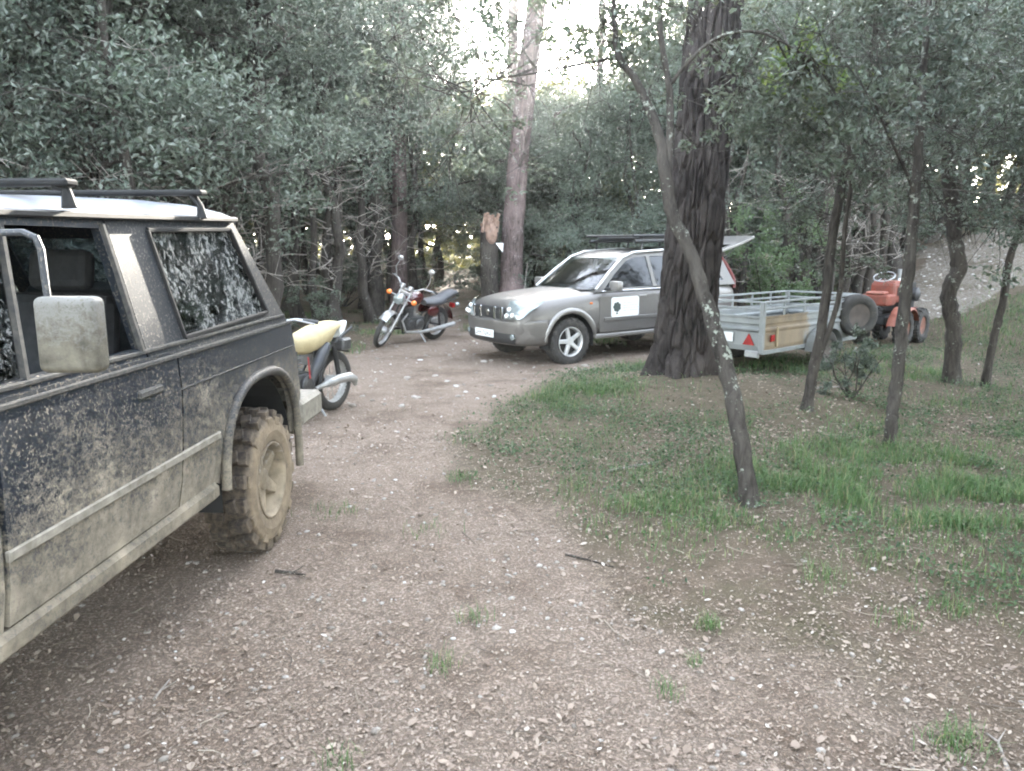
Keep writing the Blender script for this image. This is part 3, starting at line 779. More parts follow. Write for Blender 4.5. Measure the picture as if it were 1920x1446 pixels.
MB().tube([(0.05, 0, 0.9), (-0.06, 0.02, 1.15)], [0.01, 0.004], 5).build('twig', M['dead'], st)

# ---------------------------------------------------------------- vehicle helpers and materials
M['navy_mud'] = mud_mat('muddy_navy_paint', (0.009, 0.014, 0.023), (0.235, 0.205, 0.16), rough=0.42, bias=-0.012, coat=0.12)
M['pillar_mud'] = mud_mat('dusty_dark_pillar', (0.010, 0.013, 0.018), (0.20, 0.19, 0.165), rough=0.66, bias=0.0, coat=0)
M['roof_grey'] = pmat('dusty_sky_sheen_roof', (0.19, 0.215, 0.26), (0.15, 0.17, 0.21), 3, 0.34, dirt=(0.25, 0.235, 0.21), dirt_amt=0.15, coat=0.3)  # paler than the body: reflected sky is put into the roof colour
M['trim_mud'] = mud_mat('muddy_trim', (0.040, 0.043, 0.05), (0.24, 0.225, 0.195), rough=0.6, bias=0.06, coat=0)
M['sill_mud'] = mud_mat('muddy_sill', (0.03, 0.03, 0.032), (0.20, 0.172, 0.13), rough=0.6, bias=-0.07, coat=0)
M['moulding'] = pmat('dusty_moulding', (0.25, 0.232, 0.195), (0.15, 0.135, 0.11), 20, 0.7)
def tyre_mud():
    m = NT('muddy_tyre'); sp = m.n('ShaderNodeSeparateXYZ'); m.l(m.tc.outputs['Object'], sp.inputs[0])
    side = m.ramp(m.math('ADD', m.math('ABSOLUTE', sp.outputs['Y']), m.math('MULTIPLY', m.noise(30, 5), 0.03)), 0.118, 0.142)
    tr = m.mix(m.ramp(m.noise(24, 6, 0.7), 0.4, 0.65), (0.028, 0.022, 0.018), (0.095, 0.073, 0.054))
    sw = m.mix(m.ramp(m.noise(18, 7, 0.7), 0.35, 0.7), (0.22, 0.17, 0.115), (0.11, 0.085, 0.058))
    m.l(m.mix(side, tr, sw), m.b.inputs['Base Color']); m.setb(Roughness=0.9); m.bump(m.noise(60, 5), 0.5, 0.006); return m.m
M['mud_tyre'] = tyre_mud()
M['mud_rim'] = mud_mat('muddy_rim', (0.32, 0.30, 0.275), (0.235, 0.19, 0.135), lo=-0.5, hi=0.5, rough=0.4, bias=0.20, coat=0)
M['dusty_dark'] = pmat('dusty_dark_trim', (0.035, 0.036, 0.038), (0.085, 0.08, 0.07), 30, 0.95)
M['seal'] = pmat('matt_rubber_seal', (0.012, 0.012, 0.012), (0.02, 0.02, 0.02), 10, 0.9)
M['black'] = pmat('black_plastic', (0.018, 0.018, 0.019), (0.028, 0.028, 0.028), 10, 0.5)
M['rubber'] = pmat('black_rubber', (0.022, 0.021, 0.020), (0.04, 0.037, 0.033), 9, 0.8, bump=0.3, dirt=(0.14, 0.115, 0.09), dirt_amt=0.25)
M['interior'] = pmat('dark_interior', (0.030, 0.030, 0.032), (0.02, 0.02, 0.022), 10, 0.85)
M['seatgrey'] = pmat('grey_seat_cloth', (0.07, 0.07, 0.075), (0.05, 0.05, 0.055), 30, 0.9)
M['glass'] = glass_mat('window_glass', (0.50, 0.57, 0.58))
M['glass_screen'] = glass_mat('teal_windscreen_glass', (0.26, 0.33, 0.34))
M['glass_dark'] = glass_mat('tinted_glass', (0.16, 0.19, 0.20))
M['glass_mud'] = glass_mat('mud_spattered_glass', (0.30, 0.36, 0.38), 0.7, (0.34, 0.35, 0.34), lo=0.475)
M['mirror_shell'] = mud_mat('mud_caked_white_shell', (0.155, 0.15, 0.138), (0.15, 0.135, 0.105), lo=1.36, hi=1.62, rough=0.6, bias=0.0, coat=0)
M['chrome'] = pmat('chrome', (0.72, 0.73, 0.74), (0.62, 0.63, 0.64), 8, 0.16, 1.0)
M['steel'] = pmat('dull_steel', (0.42, 0.43, 0.44), (0.30, 0.31, 0.32), 8, 0.42, 0.8)
M['red_lens'] = pmat('red_lens', (0.34, 0.02, 0.02), (0.26, 0.015, 0.015), 20, 0.2, coat=0.5)
M['red_dark'] = pmat('dusty_red_lens', (0.14, 0.02, 0.02), (0.10, 0.018, 0.018), 20, 0.4)
M['orange_lens'] = pmat('orange_lens', (0.75, 0.20, 0.03), (0.6, 0.15, 0.03), 20, 0.25, coat=0.5)
M['clear_lens'] = pmat('clear_lens', (0.27, 0.30, 0.30), (0.20, 0.23, 0.23), 14, 0.12, 0.35, coat=1.0)
M['silver'] = pmat('silver_car_paint', (0.150, 0.141, 0.132), (0.132, 0.124, 0.116), 2, 0.42, 0.45, coat=0.25, dirt=(0.26, 0.235, 0.20), dirt_amt=0.02)
M['silver_lt'] = pmat('light_silver_trim', (0.25, 0.24, 0.228), (0.215, 0.205, 0.195), 2, 0.38, 0.45, coat=0.4)
M['silver_flat'] = pmat('pillar_paint', (0.17, 0.163, 0.155), (0.15, 0.144, 0.136), 3, 0.6, 0.1)
M['alloy'] = pmat('alloy_wheel', (0.62, 0.62, 0.61), (0.5, 0.5, 0.49), 8, 0.35, 0.5)
M['white'] = white

def frame_mat(o, f, root):
    o.location = root; o.rotation_euler = (0, 0, math.atan2(f[1], f[0]))
def tyre(b, Rr, W, rim, lugs=0, lug=0.014, n=48):
    hw = W / 2
    b.lathe([(rim, -hw * 0.78), (rim + 0.02, -hw * 0.92), (rim + (Rr - rim) * 0.45, -hw * 1.0), (Rr - 0.035, -hw * 0.94), (Rr - 0.008, -hw * 0.74), (Rr, -hw * 0.3), (Rr, hw * 0.3), (Rr - 0.008, hw * 0.74), (Rr - 0.035, hw * 0.94), (rim + (Rr - rim) * 0.45, hw * 1.0), (rim + 0.02, hw * 0.92), (rim, hw * 0.78)], n=n, closed=True)
    for k in range(lugs):
        a0 = 2 * math.pi * k / lugs; pitch = 2 * math.pi * Rr / lugs
        for sd in (-1, 1):
            a = a0 + (0 if sd > 0 else math.pi / lugs)
            for (r_, y0, ln, wd, hh, tw) in ((Rr + lug * 0.35, 0.30, 0.40, 0.54, lug, 0.28), (Rr - 0.004, 0.66, 0.36, 0.58, lug * 1.3, 0.1), (Rr - 0.034, 0.91, 0.13, 0.50, 0.045, 0.0)):
                Mx = Matrix.Rotation(a, 4, 'Y') @ Matrix.Translation((0, sd * y0 * hw, r_)) @ Matrix.Rotation(tw * sd, 4, 'Z')
                if y0 == 0.91 and k % 2: continue
                b.box((0, 0, 0), (pitch * wd, ln * hw * 1.02, hh), M=Mx)
    return b

# ---------------------------------------------------------------- the muddy dark four-by-four
def jeep():
    f = (-0.042, -0.9991)
    root = thing('offroad_vehicle', 'mud-splattered dark blue three-door four-by-four with roof bars and open window', 'car', (-2.235, 4.02, 0.0))
    root.rotation_euler = (0, 0, math.atan2(f[1], f[0]))
    Y0, ZB, TU = 0.83, 1.24, 0.17
    def low(sd): return lambda x, z, t: Vector((x, sd * (Y0 - 0.012 * max(0, (z - 0.95) / 0.3) ** 2 - 0.035 * max(0, (0.8 - z) / 0.3) ** 2 - t), z))
    def upp(sd): return lambda x, z, t: Vector((x, sd * (Y0 - 0.010 - (z - ZB) * TU - t), z))
    RA, FA = -0.22, 2.80
    def arch(cx, r_=0.545, z0=0.43, a0=-8, a1=188, n=14, flat=0.56):
        def q(t): c_, s_ = math.cos(t), math.sin(t); return (cx + r_ * math.copysign(abs(c_) ** 0.8, c_), z0 + flat / 0.545 * r_ * math.copysign(abs(s_) ** 0.72, s_))
        return [q(R(a0 + (a1 - a0) * i / n)) for i in range(n + 1)]
    def dens(pts):   # subdivide verticals so the panel can curve
        out = []
        for i, p in enumerate(pts):
            q = pts[(i + 1) % len(pts)]; k = max(1, int(abs(p[1] - q[1]) / 0.12))
            out += [(p[0] + (q[0] - p[0]) * j / k, p[1] + (q[1] - p[1]) * j / k) for j in range(k)]
        return out
    for sd in (1, -1):
        ra = [p for p in arch(RA - 0.0) if p[1] > 0.5]
        rear = [(0.765, 0.56), (0.37, 0.56)] + [p for p in ra if p[0] < 0.37] + [(-0.86, 0.50), (-0.90, 0.75), (-0.86, 1.0), (-0.80, 1.24), (0.69, 1.26), (0.69, 1.06)]
        MB().plate([dens(rear)], low(sd), 0, 0.03).build('rear_quarter_panel', M['navy_mud'], root, smooth=True, angle=25)
        dr = MB().plate([dens([(1.86, 0.58), (0.785, 0.58), (0.71, 1.06), (0.71, 1.26), (1.83, 1.26), (1.84, 1.1)])], low(sd), -0.004, 0.03).build('door', M['navy_mud'], root, smooth=True, angle=25)
        fa = [p for p in arch(FA) if p[1] > 0.5]
        fen = [(1.88, 0.56), (1.89, 0.56)] + list(reversed([p for p in fa if p[0] < 9]))[::1]
        fen = [(1.88, 0.56)] + sorted([p for p in fa], key=lambda p: p[0]) + [(3.42, 0.6), (3.46, 0.95), (3.3, 1.10), (2.0, 1.24), (1.85, 1.26), (1.86, 1.1)]
        MB().plate([dens(fen)], low(sd), 0, 0.03).build('front_wing', M['navy_mud'], root, smooth=True, angle=25)
        # upper frames with window openings
        q_hole = [(0.66, 1.755), (0.72, 1.74), (0.62, 1.32), (0.56, 1.30), (-0.40, 1.325), (-0.445, 1.35), (-0.20, 1.755), (-0.26, 1.775)]
        q_hole = [(0.70, 1.765), (0.60, 1.30), (-0.44, 1.325), (-0.17, 1.785)]
        MB().plate([[(0.93, 1.245), (1.0, 1.805), (-0.24, 1.83), (-0.74, 1.245)], q_hole], upp(sd), 0, 0.03).build('window_pillar', M['pillar_mud'], root)
        d_hole = [(1.80, 1.30), (1.60, 1.765), (1.055, 1.765), (0.985, 1.30)]
        MB().plate([[(1.90, 1.25), (1.66, 1.805), (1.02, 1.805), (0.945, 1.25)], d_hole], upp(sd), -0.002, 0.03).build('window_frame', M['navy_mud'], dr)
        MB().plate([[(p[0] * 1.0, p[1]) for p in q_hole]], upp(sd), 0.014, 0.019).build('quarter_window', M['glass_mud'], root)
        fr = MB()
        for i in range(4):
            a, c = q_hole[i], q_hole[(i + 1) % 4]
            fr.tube([upp(sd)(*a, -0.002), upp(sd)(*c, -0.002)], 0.012, 6)
        fr.build('window_seal', M['seal'], root)
        MB().plate([[(1.79, 1.305), (1.60, 1.76), (1.585, 1.76), (1.655, 1.305)]], upp(sd), 0.014, 0.018).build('vent_window', M['glass_mud'], dr)
        MB().tube([upp(sd)(1.655, 1.29, 0.008), upp(sd)(1.58, 1.77, 0.008)], 0.016, 6).build('vent_bar', M['dusty_dark'], dr)
        # B-pillar door seal, mouldings and creases
        MB().tube([upp(sd)(0.975, 1.29, 0), upp(sd)(1.035, 1.78, 0)], 0.017, 6).build('door_seal', M['dusty_dark'], dr)
        for nm, z, h, x0, x1, mt in (('waist_moulding', 1.285, 0.018, 1.84, -0.70, 'dusty_dark'), ('belt_line', 1.235, 0.020, 1.88, -0.80, 'dusty_dark'), ('body_crease', 1.085, 0.010, 1.84, -0.84, 'dusty_dark'), ('side_moulding', 0.80, 0.034, 1.86, 0.36, 'moulding')):
            yy = Y0 - 0.012 * max(0, (z - 0.95) / 0.3) ** 2 - (0.006 if z > 1.26 else 0)
            MB().box(((x0 + x1) / 2, sd * (yy - (0.0055 if 'crease' in nm else -0.004)), z), (abs(x0 - x1), 0.018, h)).build(nm, M[mt], root, bevel=0.004)
        hd = MB().box((0.965, sd * (Y0 - 0.002), 1.125), (0.19, 0.026, 0.036)).build('door_handle', M['dusty_dark'], dr, bevel=0.009)
        MB().box((1.30, sd * 0.775, 0.53), (1.84, 0.11, 0.085)).build('sill', M['sill_mud'], root, bevel=0.02)
        # flared arches
        for cx in (RA, FA):
            pts = [Vector((x, sd * (Y0 + 0.012), z)) for x, z in arch(cx, 0.56, 0.43, 4, 186, 18)]
            MB().tube(pts, 0.026, 8).build('wheel_arch', M['sill_mud'], root, smooth=True, angle=60)
            # inner well
            rows = [[Vector((cx + 0.53 * math.cos(R(a)), sd * y_, 0.43 + 0.55 * math.sin(R(a)))) for a in range(-5, 190, 13)] for y_ in (0.80, 0.40)]
            MB().grid(rows).box((cx, sd * 0.42, 0.74), (1.04, 0.01, 0.52)).build('wheel_well', M['seal'], root)
        # drip rail
        MB().tube([upp(sd)(1.70, 1.80, -0.012), upp(sd)(1.0, 1.812, -0.014), upp(sd)(-0.26, 1.838, -0.014)], 0.014, 6).build('drip_rail', M['black'], root)
    # roof
    yr = Y0 - 0.010 - (1.82 - ZB) * TU
    rows = []
    for x, zc, ze, k in ((-0.34, 1.80, 1.80, 0.93), (-0.335, 1.85, 1.835, 0.97), (-0.28, 1.895, 1.840, 1.0), (-0.1, 1.915, 1.84, 1.0), (0.4, 1.912, 1.832, 1.0), (1.0, 1.892, 1.820, 1.0), (1.45, 1.872, 1.808, 1.0), (1.62, 1.856, 1.804, 1.0), (1.72, 1.83, 1.80, 0.98)):
        rows.append([Vector((x, yr * k * s_, ze + (zc - ze) * (1 - min(1, abs(s_)) ** 9))) for s_ in (-1.015, -0.97, -0.9, -0.75, -0.5, -0.25, 0, 0.25, 0.5, 0.75, 0.9, 0.97, 1.015)])
    MB().grid(rows).build('roof', M['roof_grey'], root, smooth=True, angle=60)
    for x, zb_ in ((0.20, 1.95), (1.25, 1.915)):
        rb = MB().box((x, 0, zb_), (0.075, 1.54, 0.026)).build('roof_bar', M['seal'], root, bevel=0.008)
        for sd in (1, -1):
            MB().tube([(x, sd * 0.71, zb_ - 0.01), (x, sd * 0.745, 1.89), (x, sd * 0.752, 1.83)], [0.028, 0.022, 0.038], 8, flat=0.6).build('bar_foot', M['seal'], rb)
    # bonnet, front, windscreen, tail
    rows = [[Vector((x, 0.80 * s_, z - 0.05 * abs(s_) ** 3)) for s_ in (-1, -0.6, 0, 0.6, 1)] for x, z in ((2.02, 1.27), (2.8, 1.23), (3.3, 1.16), (3.46, 1.08), (3.47, 0.9))]
    MB().grid(rows).build('bonnet', M['navy_mud'], root, smooth=True, angle=40)
    MB().box((3.46, 0, 0.83), (0.06, 1.4, 0.24)).build('grille', M['black'], root, bevel=0.02)
    MB().box((3.54, 0, 0.62), (0.18, 1.66, 0.18)).build('front_bumper', M['trim_mud'], root, bevel=0.03)
    for sd in (1, -1):
        MB().lathe([(0.09, 0), (0.09, 0.04), (0.06, 0.055)], (3.46, sd * 0.55, 0.87), (1, 0, 0), 16).build('headlight', M['clear_lens'], root)
    ws = [[Vector((2.04 - 0.36 * t + 0.05 * (1 - s_ * s_), (0.76 - 0.08 * t) * s_, 1.26 + 0.545 * t)) for s_ in (-1, -0.5, 0, 0.5, 1)] for t in (0, 0.5, 1)]
    MB().grid(ws).build('windscreen', M['glass_mud'], root, smooth=True)
    for sd in (1, -1):
        MB().tube([(2.03, sd * 0.775, 1.25), (1.68, sd * 0.70, 1.81)], 0.03, 8).build('windscreen_pillar', M['navy_mud'], root)
    tl = lambda u, v, t: Vector((-0.76 - 0.0 + (v - 1.24) * 0.86 * (1 if v > 1.24 else 0) - (1.24 - v) * 0.2 * (1 if v < 1.24 else 0) - t, u * (1 - 0.15 * max(0, v - 1.24)), v))
    tg = MB().plate([[(-0.78, 0.55), (0.78, 0.55), (0.78, 1.24), (-0.78, 1.24)]], tl, 0, -0.03).build('tailgate', M['navy_mud'], root)
    MB().plate([[(-0.76, 1.245), (0.76, 1.245), (0.74, 1.81), (-0.74, 1.81)], [(-0.66, 1.32), (-0.64, 1.74), (0.64, 1.74), (0.66, 1.32)]], tl, 0, -0.03).build('tailgate_frame', M['navy_mud'], tg)
    MB().plate([[(-0.66, 1.32), (0.66, 1.32), (0.64, 1.74), (-0.64, 1.74)]], tl, -0.012, -0.016).build('rear_window', M['glass_mud'], tg)
    bp = MB().box((-1.08, 0, 0.63), (0.46, 1.70, 0.17)).build('rear_bumper', M['moulding'], root, bevel=0.025)
    MB().box((-0.86, 0, 0.77), (0.12, 1.60, 0.09)).build('bumper_step', M['trim_mud'], bp, bevel=0.02)
    # floor, interior
    MB().box((1.2, 0, 0.60), (4.0, 1.5, 0.06)).build('floor_pan', M['interior'], root)
    MB().box((1.2, 0, 0.46), (4.1, 0.9, 0.14)).build('chassis', M['black'], root)
    for sd in (1, -1):
        se = MB().box((1.05, sd * 0.36, 0.86), (0.5, 0.5, 0.16)).build('seat', M['seatgrey'], root, bevel=0.05, seg=2)
        MB().box((0.80, sd * 0.36, 1.20), (0.14, 0.48, 0.62), rot=(0, -0.22, 0)).build('backrest', M['seatgrey'], se, bevel=0.05, seg=2)
        MB().box((0.715, sd * 0.36, 1.60), (0.09, 0.26, 0.17), rot=(0, -0.2, 0)).build('headrest', M['seatgrey'], se, bevel=0.035, seg=2)
    rs = MB().box((-0.1, 0, 0.86), (0.5, 1.15, 0.16)).build('rear_seat', M['seatgrey'], root, bevel=0.05)
    MB().box((-0.36, 0, 1.2), (0.14, 1.15, 0.6), rot=(0, -0.2, 0)).build('backrest', M['seatgrey'], rs, bevel=0.05)
    MB().box((1.86, 0, 1.14), (0.3, 1.44, 0.26)).build('dashboard', M['interior'], root, bevel=0.05)
    sw = MB()
    sw.lathe([(0.19 + 0.013 * math.cos(a), 0.013 * math.sin(a)) for a in [i * math.pi / 4 for i in range(8)]], (1.58, 0.37, 1.20), (-0.8, 0, 0.5), 24, closed=True)
    sw.tube([(1.58, 0.37, 1.20), (1.86, 0.37, 1.08)], 0.03, 8); sw.box((1.58, 0.37, 1.2), (0.03, 0.34, 0.03))
    sw.build('steering_wheel', M['black'], root)
    # mirrors on bent arms
    for sd in (1, -1):
        mr = MB().box((1.80, sd * 1.06, 1.452), (0.075, 0.178, 0.216)).build('mirror', M['mirror_shell'], root, bevel=0.022, seg=4, smooth=True, angle=80)
        MB().box((1.758, sd * 1.06, 1.452), (0.008, 0.150, 0.186)).build('mirror_glass', M['chrome'], mr)
        MB().tube([(1.66, sd * 0.735, 1.735), (1.74, sd * 0.84, 1.737), (1.79, sd * 0.945, 1.737), (1.80, sd * 0.985, 1.722), (1.80, sd * 0.996, 1.69), (1.80, sd * 1.0, 1.55)], 0.010, 8).build('mirror_arm', M['trim_mud'], mr, smooth=True)
        MB().box((1.67, sd * 0.735, 1.735), (0.08, 0.05, 0.045)).build('mirror_bracket', M['navy_mud'], mr, bevel=0.01)
    # wheels
    wb = MB()
    wb.lathe([(0.205, 0.10), (0.215, 0.118), (0.205, 0.122), (0.192, 0.10), (0.185, 0.02), (0.165, 0.0), (0.165, -0.03), (0.2, -0.1)], n=40)
    rim = None
    rb = MB()
    rb.lathe([(0.205, 0.095), (0.218, 0.122), (0.210, 0.128), (0.196, 0.112), (0.188, 0.03), (0.186, 0.005), (0.19, -0.1), (0.205, -0.1)], n=40, closed=True)
    rb.lathe([(0.10, -0.01), (0.10, 0.018), (0.075, 0.045), (0.06, 0.075), (0.03, 0.082)], n=30)
    for k in range(5):
        Mx = Matrix.Rotation(k * 2 * math.pi / 5 + 0.35, 4, 'Y')
        rb.add([(-0.055, 0.02, 0.05), (0.055, 0.02, 0.05), (0.03, 0.012, 0.19), (-0.03, 0.012, 0.19), (-0.045, 0.066, 0.05), (0.045, 0.066, 0.05), (0.022, 0.085, 0.188), (-0.022, 0.085, 0.188)],
               [(0, 1, 2, 3), (4, 7, 6, 5), (0, 4, 5, 1), (1, 5, 6, 2), (2, 6, 7, 3), (3, 7, 4, 0)], Mx)
    wh = rb.build('wheel', M['mud_rim'], root, smooth=True, angle=30, bevel=0.004)
    ty = tyre(MB(), 0.368, 0.265, 0.205, 19, 0.048, 64).build('tyre', M['mud_tyre'], wh, bevel=0.003)
    MB().lathe([(0.187, -0.03), (0.187, -0.02)], n=30).build('dark_backing', M['seal'], wh)  # dark disc put in for the shade between the spokes
    wh.location = (RA, 0.745, 0.395)
    for x, y in ((FA, 0.745), (RA, -0.745), (FA, -0.745)):
        c = copy_tree(wh, root); c.location = (x, y, 0.395)
        if y < 0: c.rotation_euler = (0, 0, math.pi)
jeep()

# ---------------------------------------------------------------- the silver car
def eval_mesh(o, name):
    dg = bpy.context.evaluated_depsgraph_get()
    return bpy.data.meshes.new_from_object(o.evaluated_get(dg))
def silver_car():
    f = Vector((-0.84, -0.54)).normalized()
    rx, ry = 2.61, 13.36
    root = thing('silver_car', 'silver five-door car with a door sign, roof rack and raised tailgate', 'car', (rx, ry, 0.0), math.atan2(f.y, f.x))
    st = [(-.95, .58, .98, 1.0, .68, .72, .64), (-.91, .46, 1.03, 1.06, .78, .83, .76), (-.6, .38, 1.055, 1.075, .82, .87, .80), (-.2, .34, 1.06, 1.08, .82, .87, .80), (.5, .34, 1.06, 1.08, .82, .87, .80), (1.2, .34, 1.06, 1.08, .82, .87, .80), (1.8, .34, 1.06, 1.09, .82, .87, .79),
          (2.1, .34, 1.05, 1.105, .82, .87, .785), (2.6, .34, 1.02, 1.09, .82, .87, .77), (3.0, .34, .98, 1.055, .81, .86, .75), (3.25, .36, .935, 1.01, .79, .84, .73), (3.38, .39, .89, .965, .75, .79, .68), (3.46, .42, .83, .905, .70, .73, .62), (3.48, .46, .77, .82, .62, .64, .55)]
    V = []; F = []
    for x, zb, zs_, zt, wb, wm, wt in st:
        h = [(0, zb), (.7 * wb, zb), (wb, zb + .05), (wm, zb + .20), (wm, zs_ - .14), (wt + .035, zs_ - .02), (wt * .86, zs_ + .5 * (zt - zs_)), (wt * .45, zt), (0, zt)]
        ring = [Vector((x, y, z)) for y, z in h] + [Vector((x, -y, z)) for y, z in reversed(h[1:-1])]
        V += ring
    n = 16; m = len(st)
    for i in range(m - 1):
        for k in range(n): F.append((i * n + k, i * n + (k + 1) % n, (i + 1) * n + (k + 1) % n, (i + 1) * n + k))
    F.append(tuple(range(n))); F.append(tuple((m - 1) * n + k for k in range(n - 1, -1, -1)))
    body = MB().add(V, F).build('body', M['silver'], root)
    s_ = body.modifiers.new('s', 'SUBSURF'); s_.levels = 2; s_.render_levels = 2
    cut = MB()
    for cx in (0, 2.625):
        for sd in (1, -1): cut.lathe([(0.43, 0), (0.43, 0.34)], (cx, sd * 0.99 - (0.34 if sd > 0 else 0), 0.36), (0, 1, 0), 40)
    co = cut.build('cut', M['seal'], root)
    bo = body.modifiers.new('b', 'BOOLEAN'); bo.operation = 'DIFFERENCE'; bo.object = co; bo.solver = 'EXACT'; bo.material_mode = 'TRANSFER'
    me = eval_mesh(body, 'body'); body.modifiers.clear(); body.data = me
    bpy.data.objects.remove(co)
    me.polygons.foreach_set('use_smooth', [True] * len(me.polygons)); me.set_sharp_from_angle(angle=R(40))
    ZB, TU = 1.06, 0.36
    up = lambda sd: (lambda x, z, t: Vector((x, sd * (0.825 - (z - ZB) * TU - 0.03 * max(0, x - 1.0) ** 2 - t), z)))
    H1 = [(1.93, 1.10), (1.70, 1.30), (1.42, 1.495), (1.22, 1.55), (0.99, 1.555), (0.97, 1.10)]
    H2 = [(0.90, 1.10), (0.92, 1.555), (0.13, 1.555), (-0.03, 1.10)]
    H3 = [(-0.11, 1.10), (0.05, 1.555), (-0.36, 1.545), (-0.62, 1.13)]
    O = [(2.13, 1.05), (1.82, 1.30), (1.50, 1.53), (1.25, 1.61), (0.5, 1.635), (-0.45, 1.625), (-0.66, 1.57), (-0.88, 1.05)]
    for sd in (1, -1):
        MB().plate([O, H1, H2, H3], up(sd), 0, 0.03).build('pillar_frame', M['silver_flat'], root)
        for nm, hh in (('front_side_window', H1), ('rear_side_window', H2), ('quarter_window', H3)):
            MB().plate([hh], up(sd), 0.012, 0.016).build(nm, M['glass_dark'], root)
        MB().tube([up(sd)(x, z, -0.004) for x, z in ((2.10, 1.09), (1.78, 1.345), (1.47, 1.555), (1.22, 1.625), (0.5, 1.652), (-0.45, 1.64))], 0.022, 8).build('roof_rail', M['alloy'], root, smooth=True, angle=60)
        dr = MB().box((1.52, sd * 0.868, 0.72), (1.14, 0.012, 0.54)).build('front_door', M['silver'], root, bevel=0.004)
        MB().box((0.44, sd * 0.868, 0.72), (0.94, 0.012, 0.54)).build('rear_door', M['silver'], root, bevel=0.004)
        MB().box((1.25, sd * 0.882, 0.965), (0.17, 0.022, 0.032)).build('door_handle', M['silver_lt'], dr, bevel=0.008)
        MB().box((1.15, sd * 0.862, 1.062), (1.80, 0.024, 0.026)).build('waist_strip', M['chrome'], root, bevel=0.006)
        MB().box((1.15, sd * 0.878, 0.645), (1.72, 0.02, 0.055)).build('side_moulding', M['silver'], root, bevel=0.006)
        MB().box((1.3, sd * 0.845, 0.40), (1.75, 0.06, 0.075)).build('sill', M['silver_lt'], root, bevel=0.02)
        MB().box((2.25, sd * 0.872, 0.905), (0.05, 0.014, 0.032)).build('side_indicator', M['orange_lens'], root, bevel=0.005)
        for cx in (0, 2.625):
            pts = [Vector((cx + 0.462 * math.cos(R(a)), sd * 0.866, 0.355 + 0.462 * math.sin(R(a)))) for a in range(4, 177, 8)]
            MB().tube(pts, [0.044 * min(1, 0.35 + i_ / 4, 0.35 + (len(pts) - 1 - i_) / 4) for i_ in range(len(pts))], 8, flat=1).build('wheel_arch', M['silver_lt'], root, smooth=True, angle=60)
        for cx in (0, 2.625):
            rows = [[Vector((cx + 0.424 * math.cos(R(a)), sd * y_, 0.36 + 0.424 * math.sin(R(a)))) for a in range(-12, 193, 12)] for y_ in (0.862, 0.658)]
            MB().grid(rows).box((cx, sd * 0.657, 0.56), (0.80, 0.01, 0.40)).build('wheel_well', M['seal'], root)
        mi = MB().box((1.88, sd * 0.99, 1.145), (0.10, 0.23, 0.145)).build('mirror', M['silver_lt'], root, bevel=0.03, seg=2, smooth=True)
        MB().tube([(1.92, sd * 0.80, 1.09), (1.91, sd * 0.92, 1.10)], 0.03, 8).build('mirror_arm', M['black'], mi)
        tlz = [(0.60, 0.86), (0.74, 1.06), (0.76, 1.25), (0.66, 1.45)]
        MB().tube([(-0.90, sd * 0.79, 0.98), (-0.90, sd * 0.765, 1.15), (-0.80, sd * 0.71, 1.35), (-0.70, sd * 0.665, 1.50)], [0.03, 0.032, 0.03, 0.024], 8).build('tail_light', M['red_dark'], root, smooth=True)
        # headlight: bulged patch on the corner
        c4 = [Vector((3.52, sd * 0.44, 0.715)), Vector((3.45, sd * 0.79, 0.735)), Vector((3.09, sd * 0.885, 0.980)), Vector((3.42, sd * 0.48, 0.975))]
        rows = []
        for i in range(7):
            a = i / 6; r_ = []
            for k in range(9):
                b = k / 8
                p = c4[0] * (1 - a) * (1 - b) + c4[1] * (1 - a) * b + c4[3] * a * (1 - b) + c4[2] * a * b
                bu = 0.075 * (a * (1 - a) * 4) ** 0.6 * (b * (1 - b) * 4) ** 0.6 + 0.012
                r_.append(p + Vector((0.80, sd * 0.45, 0.25)) * bu)
            rows.append(r_)
        hl = MB().grid(rows).build('headlight', M['clear_lens'], root, smooth=True, angle=80)
        for (x, y, z) in ((3.530, 0.54, 0.775), (3.500, 0.645, 0.785), (3.490, 0.55, 0.865)):
            MB().ell((x, sd * y, z), (0.03, 0.036, 0.033)).build('lamp', M['white'], hl, smooth=True)
        MB().lathe([(0.045, 0), (0.045, 0.03), (0.03, 0.04)], (3.47, sd * 0.62, 0.47), (1, 0.2 * sd, 0), 16).build('fog_light', M['clear_lens'], root)
    # bumper wrap
    plan = [(3.05, .885), (3.20, .875), (3.36, .80), (3.47, .66), (3.53, .42), (3.55, .2), (3.555, 0)]
    plan = plan + [(x, -y) for x, y in reversed(plan[:-1])]
    prof = [(-.14, .33), (-.05, .345), (-.01, .40), (0, .48), (.0, .56), (.012, .63), (.006, .685), (-.05, .715), (-.13, .725)]
    def wrap(pl, pr, off=0.0):
        rows = []
        for d, z in pr:
            r_ = []
            for i, (x, y) in enumerate(pl):
                nx, ny = x - 2.7, y * 0.9; l_ = math.hypot(nx, ny); r_.append(Vector((x + nx / l_ * (d + off), y + ny / l_ * (d + off), z)))
            rows.append(r_)
        return rows
    bu = MB().grid(wrap(plan, prof)).build('front_bumper', M['silver'], root, smooth=True, angle=50)
    MB().grid(wrap([p for p in plan if abs(p[1]) < 0.67], [(-.03, .365), (-.0, .40), (0.006, .46), (.006, .515)], 0.004)).build('lower_grille', M['black'], bu, smooth=True)
    npl = MB().box((3.585, 0, 0.495), (0.014, 0.52, 0.11)).build('number_plate', M['white'], root, bevel=0.003)
    ch = MB(); rr = random.Random(4)
    for k in range(7):
        y = 0.18 - k * 0.058 - (0.03 if k > 3 else 0)
        ch.box((3.5935, y, 0.495), (0.003, 0.012, 0.062)); ch.box((3.5935, y - 0.012, 0.495 + rr.choice((-.025, 0, .025))), (0.003, 0.028, 0.012))
    ch.build('plate_characters', M['black'], npl)
